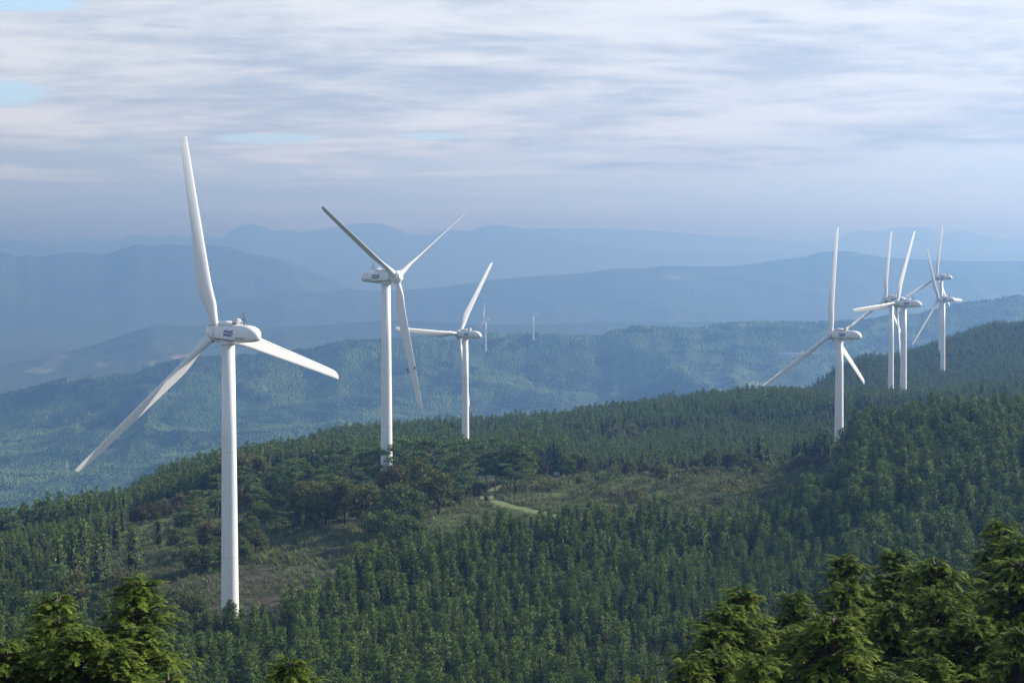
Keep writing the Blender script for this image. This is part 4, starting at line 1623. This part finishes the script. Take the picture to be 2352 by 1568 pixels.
# ------------------------------------------------------------------ the knoll: pines and broadleaf trees
def place_top(kd, px, D, top_y, H, lab, cat, grp=None, rz=None, smin=.45, smax=1.9):
    x = (px - CX) / F * D
    g = gz(x, D)
    h = at(px, top_y, D).z - g
    s = min(max(h / H, smin), smax)
    return kd.place((x, D, g - .15), rz if rz is not None else random.random() * 6.28, s, lab, cat, grp)


PN = [ # px, D, top_y
    (560, 560, 1065, 'pine beside the nearest tower, left of the knoll'), (590, 540, 1105, 'lower pine just right of the nearest tower'),
    (620, 570, 1068, 'pine at the left end of the knoll'), (655, 560, 1050, 'second pine from the left end of the knoll'),
    (690, 575, 1048, 'pale pine on the left part of the knoll skyline'), (725, 560, 1075, 'pine above the rounded dark trees on the knoll, left one'),
    (748, 580, 1030, 'pine breaking the skyline left of the second turbine'), (778, 565, 1040, 'bushy pine left of the second turbine'),
    (805, 580, 1018, 'tall pine closest to the second turbine on its left'), (835, 572, 1035, 'pine directly left of the second turbine foot'),
    (862, 570, 1022, 'pine partly covering the left of the second turbine foot'), (915, 560, 1000, 'pine standing right before the second turbine foot'),
    (938, 575, 995, 'tallest pine right of the second turbine'), (962, 585, 1005, 'second pine right of the second turbine'),
    (990, 575, 1000, 'layered pine in the middle of the knoll top'), (1018, 570, 1010, 'broad pine in the middle of the knoll top'),
    (1045, 565, 1020, 'spreading pine left of the third turbine foot'), (1075, 560, 1005, 'dark pointed pine before the third turbine foot'),
    (1100, 575, 1012, 'flat topped pine right of the third turbine foot'), (1135, 590, 1000, 'bright flat pine spreading on the knoll top right'),
    (1165, 585, 1012, 'flat pine near the right end of the knoll'), (1208, 575, 985, 'tall leaning pine at the right end of the knoll'),
    (1048, 532, 1080, 'pine with bare twin trunks at the foot of the knoll'), (1072, 535, 1060, 'pine with crooked pale trunk above the mown path'),
    (460, 520, 1120, 'pine on the grassy shoulder left of the nearest tower'), (495, 545, 1085, 'pine just left of the nearest tower'),
    (455, 500, 1185, 'low pine in the dark hollow left of the nearest tower'), (585, 505, 1180, 'low spreading pine right of the nearest tower'),
    (648, 500, 1170, 'flat bright pine below the knoll near the tower'), (20, 610, 1160, 'pine on the skyline at the left picture edge'),
    (95, 625, 1142, 'pale flat pine on the left skyline'), (230, 700, 1125, 'pale pine at the start of the dark wooded spur'),
    (1395, 560, 1075, 'leaning pine on the shrubby slope right of the path'), (1360, 590, 1045, 'dark pine on the shrubby crest'),
    (2215, 560, 960, 'pale loose pine on the right hand crest'), (2160, 550, 985, 'pine rising from the right hand crest'),
    (1920, 1000, 900, 'pale pine in the rear woods right of the lone turbine'), (1745, 900, 955, 'layered pine in the rear woods'),
    (2085, 880, 905, 'reddish flat pine below the paired turbines'), (2165, 860, 905, 'dead brown topped pine below the far right turbines'),
    (880, 500, 1120, 'low pine among the rounded trees before the knoll'), (425, 470, 1215, 'pine over the dark hollow at left'),
    (115, 440, 1290, 'flat pine in the lower left grove'), (225, 425, 1335, 'spreading bright pine in the dark lower left hollow'),
]
for i, (px_, D, ty, lab) in enumerate(PN):
    place_top(PINES[i % 4], px_, D, ty, 11, lab, 'pine tree', 'red pines on the knoll and ridges' if 540 < px_ < 1220 else None)

BN = [ # px, D, top, kind, label
    (700, 520, 1094, 'broad_olive', 'rounded dark olive tree, leftmost of the row under the knoll'), (745, 515, 1097, 'broad_olive', 'second rounded olive tree of the row under the knoll'),
    (790, 512, 1090, 'broad_olive', 'third rounded olive tree of the row under the knoll'), (835, 508, 1098, 'broad_olive', 'fourth rounded olive tree at the end of the row under the knoll'),
    (925, 500, 1100, 'broad_green', 'pale green round tree with a visible trunk under the knoll'), (965, 530, 1045, 'broad_olive', 'large brownish round tree in the middle of the knoll'),
    (1005, 520, 1075, 'broad_olive', 'brownish round tree right of the large one'), (900, 545, 1060, 'broad_rust', 'rusty low tree below the second turbine foot'),
    (1140, 596, 1040, 'broad_green', 'dark bush-like tree above the mown path'), (1205, 598, 1022, 'broad_green', 'wide green tree at the right end of the knoll over the path'),
    (1185, 570, 1010, 'broad_green', 'dull green tree beside the tall leaning pine'), (1235, 590, 1040, 'broad_rust', 'reddish dark tree at the right foot of the knoll'),
 (875, 485, 1160, 'broad_green', 'small green tree at the clearing edge below the row'),
    (940, 475, 1172, 'broad_green', 'bush-like green tree below the pale round one'),
    (410, 600, 1128, 'broad_gold', 'large golden tree on the grassy shoulder, left'), (445, 610, 1120, 'broad_gold', 'golden tree on the grassy shoulder, next to the large one'),
    (375, 615, 1140, 'broad_gold', 'pale golden tree at the left of the golden group'), (345, 610, 1150, 'broad_rust', 'rusty small tree left of the golden group'),
    (320, 600, 1155, 'broad_rust', 'smaller rusty tree nearer the left grove'), (560, 640, 1035, 'broad_gold', 'yellowish tree on the skyline right of the nearest tower'),
    (590, 640, 1040, 'broad_olive', 'olive tree on the skyline right of the nearest tower'), (520, 640, 1050, 'broad_gold', 'yellowish tree on the skyline behind the nearest tower'),
    (205, 660, 1150, 'broad_rust', 'brownish tree on the left skyline'), (145, 640, 1145, 'broad_gold', 'pale tree on the left skyline beside the flat pine'),
    (480, 490, 1190, 'broad_rust', 'reddish bushy tree in shade left of the nearest tower'),
    (290, 425, 1300, 'broad_rust', 'rusty tree in the dark lower left hollow'),
    (160, 430, 1300, 'broad_olive', 'olive tree among the dark lower left hollow trees'), 
    (60, 415, 1340, 'broad_green', 'dark green tree at the lower left over the plantation'), (255, 412, 1350, 'broad_green', 'grey-green tree at the bottom of the lower left hollow'),
    (1640, 590, 1020, 'broad_olive', 'tall rounded olive tree, leftmost of the big group on the shrubby ridge'), (1672, 595, 1034, 'broad_rust', 'rounded brown tree in the big group on the shrubby ridge'),
    (1700, 592, 1032, 'broad_olive', 'rounded olive tree touching the tall dark cypress'), (1612, 580, 1060, 'broad_green', 'low green tree before the big group on the shrubby ridge'),
    (1800, 585, 1050, 'broad_olive', 'olive tree right of the tall dark cypress'), (1838, 580, 1035, 'broad_green', 'green tree with a yellow top right of the tall dark cypress'),
    (1880, 575, 1045, 'broad_olive', 'olive tree left of the lone right turbine foot'), (1855, 560, 1068, 'broad_rust', 'rusty layered tree below the lone right turbine'),
    (1905, 555, 1062, 'broad_rust', 'rusty tree before the dense cypress at the turbine foot'), (1790, 560, 1085, 'broad_green', 'dark green tree on the slope below the tall dark cypress'),
    (1520, 590, 1062, 'broad_green', 'round bush-like tree on the shrubby crest, left of the gap'), (1445, 592, 1052, 'broad_olive', 'flat yellowish tree on the shrubby crest'),
    (1300, 600, 1040, 'broad_green', 'green tree on the crest right of the white board'), (1330, 605, 1030, 'broad_olive', 'olive tree on the crest beside the dark pine'),
    (1415, 900, 975, 'broad_gold', 'pale golden tree in the rear gap, left'), (1450, 910, 970, 'broad_gold', 'golden bushy tree in the rear gap, middle'),
    (1500, 905, 975, 'broad_olive', 'olive tree in the rear gap, right'), (1590, 930, 955, 'broad_olive', 'olive tree in the rear woods above the slope'),
    (1890, 900, 945, 'broad_rust', 'rusty tree in the rear woods near the lone turbine'), (2240, 460, 1100, 'broad_gold', 'yellowish tree poking out of the right hand plantation'),
]
for i, (px_, D, ty, m, lab) in enumerate(BN):
    place_top(BK[m][i % 3], px_, D, ty, 8, lab, 'broadleaf tree', None, smin=.3)

# thickets filling the knoll and the dark hollow at lower left
gt = np.random.default_rng(314)
TH = []
def thicket(n, x0, x1, d0, d1, lab, grp, kinds, h0, h1, mind=2.6, ok=lambda q, D: True):
    k = 0
    tries = 0
    while k < n and tries < 9000:
        tries += 1
        q, D = x0 + (x1 - x0) * gt.random(), d0 + (d1 - d0) * gt.random()
        x = (q - CX) / F * D
        if not ok(q, D) or any((x - a) ** 2 + (D - b) ** 2 < mind ** 2 for a, b in TH) or any((x - a) ** 2 + (D - b) ** 2 < 9 for a, b in TOW):
            continue
        TH.append((x, D))
        m = kinds[gt.integers(0, len(kinds))]
        kd, H = (PINES[gt.integers(0, 4)], 11.) if m == 'pine' else (BK[m][gt.integers(0, 3)], 8.)
        h = h0 + (h1 - h0) * gt.random()
        kd.place((x, D, gz(x, D) - .2), gt.random() * 6.28, h / H, lab, 'broadleaf tree' if m != 'pine' else 'pine tree', grp)
        k += 1
thicket(75, 555, 1100, 508, 592, 'dark low tree in the thicket that covers the knoll under the pines', 'thicket trees of the knoll', ['broad_green', 'broad_olive', 'broad_green'], 4.5, 7.0, 2.8, lambda q, D: D > np.interp(q, [555, 650, 800, 960, 1100], [520, 512, 512, 515, 545]))
thicket(26, 560, 1230, 545, 600, 'one of the crowded dark pines along the knoll top', 'crowded pines of the knoll', ['pine'], 8.5, 12.0, 3.2)
for q_, D_, ty_, lab_ in ((2068, 966, 888, 'conifer hiding the foot of the right hand paired turbine'), (2078, 962, 893, 'small conifer right of the foot of the paired turbines'), (2046, 1145, 886, 'conifer hiding the foot of the half hidden turbine'),
                         (2166, 1395, 862, 'conifer hiding the foot of the lower far right turbine'), (2173, 1390, 868, 'conifer beside the foot of the lower far right turbine'), (1922, 724, 1030, 'conifer covering the foot of the lone right turbine'), (2154, 1510, 806, 'conifer hiding the foot of the highest far right turbine')):
    place_top(FARF[int(q_) % 4], q_, D_, ty_, 11, lab_, 'cypress tree', None, smin=.4, smax=1.6)
thicket(78, -20, 480, 404, 474, 'shaded dark tree in the hollow at lower left below the open slope', 'trees of the dark lower left hollow', ['broad_green', 'broad_green', 'broad_olive', 'pine'], 4.5, 7.5, 2.6, lambda q, D: D < np.interp(q, [0, 150, 300, 480], [474, 462, 450, 424]))
thicket(20, 400, 590, 470, 560, 'shaded dark tree on the shoulder just left of the nearest tower', 'trees left of the nearest tower', ['broad_green', 'broad_olive', 'pine'], 5, 8, 3)
thicket(26, 1290, 1900, 570, 602, 'low rounded tree on the crest of the shrubby ridge', 'rounded trees of the shrubby ridge', ['broad_olive', 'broad_green', 'broad_olive', 'broad_rust'], 3.0, 5.0, 3.2)

# young cypresses on the open left slope
YC = [(232, 462, 1210, 'young cypress with bare lower trunk on the left slope'), (217, 452, 1225, 'small round-topped cypress at the grove edge on the left slope'),
      (160, 455, 1205, 'tall cypress at the right edge of the left grove'), (300, 480, 1200, 'lone broad cypress on the left slope'),
      (360, 520, 1175, 'dark lone cypress on the grassy shoulder'), (130, 445, 1230, 'cypress with bare trunk below the left grove'),
      (180, 470, 1195, 'cypress standing out before the left grove'), (262, 520, 1170, 'pale cypress at the upper end of the left grove')]
for i, (px_, D, ty, lab) in enumerate(YC):
    place_top(FOREST[i % 5], px_, D, ty, 9, lab, 'cypress tree', None, smin=.35)

SAP = Kind('sapling', [('crown', conifer_crown('crown', g3, 3.0, .75, nb=22, per=8, ls=.34, lw=.24, base=.05, core=False))])
for q_, D_, ty_, lab_ in ((512, 391, 1392, 'cypress touching the left side of the nearest tower foot'), (532, 389, 1384, 'cypress standing before the middle of the nearest tower foot'), (549, 391, 1396, 'cypress touching the right side of the nearest tower foot')):
    place_top(FOREST[int(q_) % 5], q_, D_, ty_, 9, lab_, 'cypress tree', None, smin=.5, smax=1.6)
gq = np.random.default_rng(5)
for k in range(110):
    q_, D_ = 290 + 640 * gq.random(), 404 + 90 * gq.random()
    if D_ < edgeD(q_) + 5:
        continue
    D_ = round(D_ / 4.0) * 4.0 + gq.normal() * .5
    x_ = (q_ - CX) / F * D_
    o_ = link('sapling', SAP.parts[0][1], None, None, (x_, D_, gz(x_, D_) - .05))
    s_ = .45 + .5 * gq.random()
    o_.scale = (s_, s_, s_ * (.9 + .4 * gq.random()))
    o_.rotation_euler = (0, 0, gq.random() * 6)
    tag(o_, 'knee high young conifer planted on the bare slope behind the nearest tower', 'sapling', 'planted saplings on the bare slope')

# shrubs on the open slopes
def shrub_mesh(rg, n=260):
    Vs, Ts, k = [], [], 0
    for i in range(5):
        c = np.array([rg.normal() * .45, rg.normal() * .45, .45 + .35 * rg.random()])
        V, T = pad_leaves(rg, c, .6 + .25 * rg.random(), n // 5, .22, .8, .45)
        Vs.append(V); Ts.append(T + k); k += len(V)
    return mk_mesh('shrub', np.concatenate(Vs), [np.concatenate(Ts)])


SH = [shrub_mesh(g3) for _ in range(4)]
SHM = [with_mat(SH[i % 4], m) for i, m in enumerate(('bush', 'bush', 'broad_olive', 'bush', 'broad_green', 'broad_rust'))]
gs = np.random.default_rng(99)
cnt = 0
used = []
while cnt < 290:
    if cnt < 240:
        qx = 1080 + 860 * gs.random(); D = 488 + 115 * gs.random()
        grp, lab = 'shrubs on the slope between path and ridge', 'low round shrub among the tall grass of the open slope right of the path'
    else:
        qx = 300 + 760 * gs.random(); D = 430 + 85 * gs.random()
        grp, lab = 'shrubs on the replanted clearing', 'small shrub dotted over the bare replanted slope behind the nearest tower'
    if D < edgeD(qx) + 3:
        continue
    x = (qx - CX) / F * D
    if np.min((_pp[:, 0] - x) ** 2 + (_pp[:, 1] - D) ** 2) < 16:
        continue
    if cnt < 240 and (1080 < qx < 1320 and D < 560):
        continue
    if any(abs(x - a) < 1.5 and abs(D - b) < 1.5 for a, b in used):
        continue
    used.append((x, D))
    me = SHM[gs.integers(0, 6)]
    o = link('shrub', me, None, None, (x, D, gz(x, D) - .1))
    s = 1.0 + 1.9 * gs.random() ** 1.6
    if cnt >= 240:
        s *= .55
    o.scale = (s * 1.1, s * 1.1, s * (.8 + .4 * gs.random()))
    o.rotation_euler = (0, 0, gs.random() * 6.28)
    tag(o, lab, 'shrub', grp)
    cnt += 1


# tall grass over the open ground
def grass():
    g = np.random.default_rng(123)
    n = 95000
    D = 395 + 245 * g.random(n)
    px = -20 + 2000 * g.random(n)
    X = (px - CX) / F * D
    d = fbm(X / 6, D / 6, 3)
    ok = (D > edgeD(px) + 1) & (d > .34 + .25 * g.random(n)) & clear(X, D, 3)
    bare = (px > 300) & (px < 860) & (D < 470)
    ok &= ~(bare & (g.random(n) < .72))
    ok &= ~near_path(X, D, 3.4)
    X, D = X[ok], D[ok]
    n = len(X)
    Z = ground(X, D)
    K = 7
    h = (.45 + .9 * g.random((n, K))) * (.6 + .8 * fbm(X / 12, D / 12, 2))[:, None]
    a = g.random((n, K)) * 6.283
    lean = .25 + .55 * g.random((n, K))
    off = g.normal(size=(n, K, 2)) * .32
    B = np.stack([X[:, None] + off[..., 0], D[:, None] + off[..., 1], Z[:, None] + 0 * a - .05], -1)
    dirn = np.stack([np.cos(a) * lean, np.sin(a) * lean, np.ones_like(a)], -1)
    w = np.stack([-np.sin(a), np.cos(a), 0 * a], -1) * (.05 + .06 * g.random((n, K)))[..., None]
    tip = B + dirn * h[..., None] * .6
    tip2 = B + dirn * h[..., None] * np.array([1.5, 1.5, .95])
    V = np.stack([B - w, B + w, tip + w * .8, tip - w * .8, tip2], 2).reshape(-1, 3)
    b = np.arange(n * K)[:, None] * 5
    me = mk_mesh('grass', V, [b + [0, 1, 2, 3], b + [3, 2, 4]])
    tag(link('grass', me, MT['grass']), 'tall tufted grass growing over the open slopes', 'grass', kind='stuff')


def path_D(px):
    ppx = CX + F * _pp[:, 0] / _pp[:, 1]
    out = np.full(np.shape(px), -1e3)
    px = np.asarray(px)
    best = np.full(px.shape, 1e9)
    return np.interp(px, np.sort(ppx), _pp[np.argsort(ppx), 1])


def near_path(X, Y, r):
    d2 = np.full(len(X), 1e9)
    for x, y in _pp:
        d2 = np.minimum(d2, (X - x) ** 2 + (Y - y) ** 2)
    return d2 < r * r


def build_path():
    P = _pp
    T_ = np.gradient(P, axis=0)
    T_ /= np.linalg.norm(T_, axis=1, keepdims=True)
    N_ = np.stack([-T_[:, 1], T_[:, 0]], -1)
    rows = []
    ks = np.linspace(-1, 1, 9)
    for k in ks:
        w = 2.2 + .45 * np.sin(np.arange(len(P)) * .9 + k)
        q = P + N_ * (k * w)[:, None]
        z = ground(q[:, 0], q[:, 1]) + .10 - .22 * (abs(k) > .99)
        rows.append(np.stack([q[:, 0], q[:, 1], z], -1))
    V = np.concatenate(rows)
    n = len(P)
    Q = [[i * n + j, i * n + j + 1, (i + 1) * n + j + 1, (i + 1) * n + j] for i in range(len(ks) - 1) for j in range(n - 1)]
    m = attr_free_grass()
    tag(link('path', mk_mesh('path', V, [np.array(Q)], True), m), kind='structure')


def attr_free_grass():
    m, nt, p = new_mat('mown_grass')
    tc = NN(nt, 'ShaderNodeTexCoord')
    v = tc.outputs['Object']
    t = maprange(nt, noise(nt, v, .7, 5, .65), .35, .65)
    c = mixc(nt, t, (.085, .125, .035), (.15, .19, .055))
    c = mixc(nt, maprange(nt, noise(nt, v, .22, 3, .5), .55, .7), c, (.20, .20, .08))
    nt.links.new(c, p.inputs['Base Color'])
    p.inputs['Roughness'].default_value = .95
    return m


build_path()
grass()

# ------------------------------------------------------------------ boards by the path
def board(px, py, D, label, w, h, legs, mat, rz, lines=False):
    x = (px - CX) / F * D
    r = empty('notice_board', (x, D, gz(x, D)), rz)
    tag(r, label, 'notice board')
    mb = MB()
    mb.box((0, 0, legs + h / 2), (w, .07, h))
    pn = mb.build('panel', MT[mat], r)
    for s in (-1, 1):
        mb = MB()
        mb.box((s * (w / 2 - .04), .06, (legs + h) / 2 - .2), (.10, .10, legs + h + .4))
        mb.build('post', MT['wood'], r)
    mb = MB()
    mb.box((0, 0, legs + h + .07), (w + .25, .35, .07))
    mb.build('top_rail', MT['wood'], r)
    return r


board(1118, 1142, 541, 'dark brown wooden notice board on two posts beside the mown path', 1.5, 1.25, .85, 'wood', R(20))
b2 = board(1279, 1080, 598, 'pale grey notice board in the grass at the top of the path', 1.9, 1.15, 1.0, 'signwhite', R(15))

# ------------------------------------------------------------------ two rope workers at the second turbine's lower blade
H2 = TB[2][1]
tipL = TB[2][2]
low = min(tipL, key=lambda q: q[1].z)
RR = 27.3
on_blade = H2 + low[1] * RR


def person(px, py, depth, label, pose, mats):
    """skin-modifier figure hanging in a harness; pose: joint dict in metres, x right, z up, y away"""
    o0 = at(px, py, depth)
    root = empty('person', o0)
    tag(root, label, 'person')
    J = pose
    names = list(J)
    V = [J[n][0] for n in names]
    rad = [J[n][1] for n in names]
    E = [('hip', 'belly'), ('belly', 'chest'), ('chest', 'neck'), ('neck', 'head'), ('head', 'crown'), ('chest', 'shl'), ('chest', 'shr'), ('shl', 'ell'), ('ell', 'wrl'), ('wrl', 'hal'), ('shr', 'elr'), ('elr', 'wrr'), ('wrr', 'har'),
         ('hip', 'hil'), ('hip', 'hir'), ('hil', 'knl'), ('knl', 'anl'), ('anl', 'tol'), ('hir', 'knr'), ('knr', 'anr'), ('anr', 'tor')]
    def skin(sub, nm, mat, fat=1.0, lvl=1):
        used_ = sorted({n for e in sub for n in e}, key=names.index)
        me = bpy.data.meshes.new(nm)
        me.from_pydata([J[n][0] for n in used_], [(used_.index(a), used_.index(b)) for a, b in sub], [])
        o = link(nm, me, None, root)
        md = o.modifiers.new('skin', 'SKIN')
        for i, n in enumerate(used_):
            o.data.skin_vertices[0].data[i].radius = (J[n][1] * fat, J[n][1] * fat)
        o.data.skin_vertices[0].data[0].use_root = True
        ss = o.modifiers.new('sub', 'SUBSURF'); ss.levels = lvl; ss.render_levels = 2
        dg = bpy.context.evaluated_depsgraph_get()
        m2 = bpy.data.meshes.new_from_object(o.evaluated_get(dg))
        bpy.data.objects.remove(o)
        m2.materials.clear()
        m2.materials.append(MT[mat])
        m2.polygons.foreach_set('use_smooth', np.ones(len(m2.polygons), dtype=bool))
        return link(nm, m2, None, root)
    skin(E, 'body', 'skin')
    skin([('hip', 'belly'), ('belly', 'chest'), ('chest', 'shl'), ('chest', 'shr'), ('shl', 'ell'), ('ell', 'wrl'), ('shr', 'elr'), ('elr', 'wrr')], 'jacket', mats[0], 1.22)
    skin([('hip', 'hil'), ('hip', 'hir'), ('hil', 'knl'), ('knl', 'anl'), ('hir', 'knr'), ('knr', 'anr')], 'trousers', mats[1], 1.25)
    for s in ('l', 'r'):
        skin([('an' + s, 'to' + s)], 'boot', 'darkcloth', 1.3)
    # helmet
    hc = np.array(J['crown'][0]) * .55 + np.array(J['head'][0]) * .45
    mb = MB()
    ang = np.arange(16) * 2 * np.pi / 16
    mb.loft([np.stack([hc[0] + r * np.cos(ang), hc[1] + r * np.sin(ang), np.full(16, hc[2] + z)], -1) for r, z in ((.155, -.02), (.17, 0), (.15, .07), (.10, .13), (.03, .155))])
    mb.build('helmet', MT['helmet'], root, True)
    # hands: palm, four fingers, thumb
    for s in ('l', 'r'):
        w_, h_ = np.array(J['wr' + s][0]), np.array(J['ha' + s][0])
        d = unit(h_ - w_)
        sd = unit(np.cross(d, [0, 1, .3]))
        nn_ = np.cross(d, sd)
        mb = MB()
        for k, (o_, l_) in enumerate(((-.03, .075), (-.01, .085), (.01, .08), (.03, .062))):
            p0 = h_ + sd * o_
            mb.tube([p0, p0 + d * l_ * .5 + nn_ * .008, p0 + d * l_ * .8 + nn_ * .03, p0 + d * l_ * .85 + nn_ * .05], [.010, .009, .008, .007], 6)
        p0 = w_ + d * .03 + sd * -.03
        mb.tube([p0, p0 - sd * .03 + d * .03, p0 - sd * .035 + d * .06 + nn_ * .02], [.011, .010, .008], 6)
        mb.build('fingers', MT['skin'], root, True)
    # harness
    mb = MB()
    hp, ch = np.array(J['hip'][0]), np.array(J['chest'][0])
    mb.loft([np.stack([hp[0] + .20 * np.cos(ang), hp[1] + .17 * np.sin(ang), np.full(16, hp[2] + z)], -1) for z in (.06, .13)])
    mb.build('harness', MT['steel'], root)
    return root, o0


r1 = dict(hip=((0, 0, 0), .13), belly=((.02, 0, .18), .12), chest=((.06, 0, .38), .135), neck=((.10, 0, .52), .055), head=((.13, -.01, .62), .085), crown=((.15, -.01, .73), .085),
          shl=((.05, -.17, .42), .06), ell=((.24, -.20, .26), .045), wrl=((.48, -.12, .33), .032), hal=((.55, -.10, .36), .038),
          shr=((.07, .17, .42), .06), elr=((.28, .20, .24), .045), wrr=((.50, .14, .26), .032), har=((.57, .12, .28), .038),
          hil=((.02, -.10, -.06), .095), knl=((.22, -.13, -.38), .065), anl=((.26, -.12, -.78), .045), tol=((.36, -.13, -.86), .045),
          hir=((.02, .10, -.06), .095), knr=((.30, .13, -.32), .065), anr=((.42, .13, -.70), .045), tor=((.54, .13, -.76), .045))
r2 = dict(hip=((0, 0, 0), .13), belly=((-.02, 0, .18), .12), chest=((-.03, 0, .38), .135), neck=((.02, 0, .52), .055), head=((.03, -.01, .62), .085), crown=((.05, -.01, .73), .085),
          shl=((-.05, -.17, .42), .06), ell=((-.2, -.20, .30), .045), wrl=((-.36, -.14, .38), .032), hal=((-.43, -.12, .40), .038),
          shr=((-.02, .17, .42), .06), elr=((-.2, .20, .22), .045), wrr=((-.36, .12, .20), .032), har=((-.43, .1, .2), .038),
          hil=((-.02, -.10, -.04), .095), knl=((-.34, -.13, -.16), .065), anl=((-.40, -.12, -.55), .045), tol=((-.50, -.13, -.62), .045),
          hir=((-.02, .10, -.04), .095), knr=((-.28, .13, -.26), .065), anr=((-.30, .13, -.66), .045), tor=((-.40, .13, -.73), .045))
bd = on_blade.y
w1, p1 = person(935.2, 848.6, bd - .6, 'person in red trousers and white helmet hanging on a rope left of the blade', r1, ('darkcloth', 'red'))
w2, p2 = person(953.4, 844.6, bd - 1.1, 'person in dark clothes and white helmet hanging at the right edge of the blade', r2, ('darkcloth', 'darkcloth'))
for p, lab, dx in ((p1, 'thin rope holding up the worker in red trousers', -1.2), (p2, 'thin rope holding up the worker in dark clothes', 1.0)):
    mb = MB()
    t = np.linspace(0, 1, 12)[:, None]
    topp = np.array(H2) + np.array([dx, -1.2, -2.2])
    a = np.array(p) + np.array([0, 0, .15])
    mb.tube(a + (topp - a) * t, .02, 5)
    tag(mb.build('climbing_rope', MT['rope']), lab, 'rope')

# ------------------------------------------------------------------ far away: pylons, earthworks
def pylon(px, D, z, h, label):
    r = empty('transmission_tower', ((px - CX) / F * D, D, z))
    tag(r, label, 'power pylon')
    mb = MB()
    b, t = h * .11, h * .02
    for sx in (-1, 1):
        for sy in (-1, 1):
            mb.tube([(sx * b, sy * b, 0), (sx * t, sy * t, h)], .22, 4)
    for k in range(8):
        z0, z1 = h * k / 8, h * (k + 1) / 8
        w0, w1 = b + (t - b) * k / 8, b + (t - b) * (k + 1) / 8
        for s in (-1, 1):
            mb.tube([(-w0, s * w0, z0), (w1, s * w1, z1)], .12, 4)
            mb.tube([(w0, s * w0, z0), (-w1, s * w1, z1)], .12, 4)
    mb.build('lattice_mast', MT['pylon'], r)
    for k, w in ((.70, .16), (.82, .20), (.94, .15)):
        mb = MB()
        mb.tube([(-h * w, 0, h * k), (h * w, 0, h * k)], .2, 4)
        mb.tube([(-h * w, 0, h * k), (0, 0, h * (k + .04)), (h * w, 0, h * k)], .15, 4)
        mb.build('cross_arm', MT['pylon'], r)


pylon(1600, 4080, mid_z(1600, 4080) - 1, 24, 'small pale lattice pylon above the dark ridge skyline, centre right')
pylon(150, 3800, mid_z(150, 3800) - 1, 34, 'faint lattice pylon on the hazy hillside at far left')

D_ = 4350
xe = lambda q: (q - CX) / F * D_
ze = at(1820, 811, D_).z
mb = MB()
V = [(xe(1786), D_ - 14, ze - 12), (xe(1812), D_ - 14, ze - 9), (xe(1850), D_ - 2, ze - 1.5), (xe(1850), D_, ze), (xe(1797), D_, ze), (xe(1797), D_ + 40, ze), (xe(1880), D_ + 40, ze), (xe(1880), D_, ze), (xe(1880), D_, ze - 1.6), (xe(1786), D_ + 40, ze - 14)]
mb.add(V, [[0, 1, 3, 4], [4, 7, 6, 5], [3, 2, 8, 7], [0, 4, 5, 9]], [[1, 2, 3]])
eb = mb.build('embankment', MT['concrete'])
tag(eb, 'pale concrete faced embankment on the far green hillside, right', 'embankment')
mb = MB(); mb.box((0, 0, 1.7), (3.6, 3, 3.4)); mb.box((0, 0, 3.6), (4.0, 3.4, .35)); mb.box((2.3, 0, 1.0), (1.2, 2.2, 2.0))
tag(mb.build('site_hut', MT['helmet'], None, False, (xe(1844), D_ + 6, ze)), 'tiny white hut on the far pale embankment', 'hut')
mb = MB(); mb.box((0, 0, 1.0), (5.5, 2.6, 1.3)); mb.box((-.6, 0, 2.3), (2.6, 2.2, 1.5)); mb.tube([(1.5, 0, 2), (4.2, 0, 4.4), (6.0, 0, 2.0)], .35, 6)
tag(mb.build('digger', MT['redbody'], None, False, (xe(1874), D_ + 5, ze)), 'tiny red digger parked on the far pale embankment', 'digger')
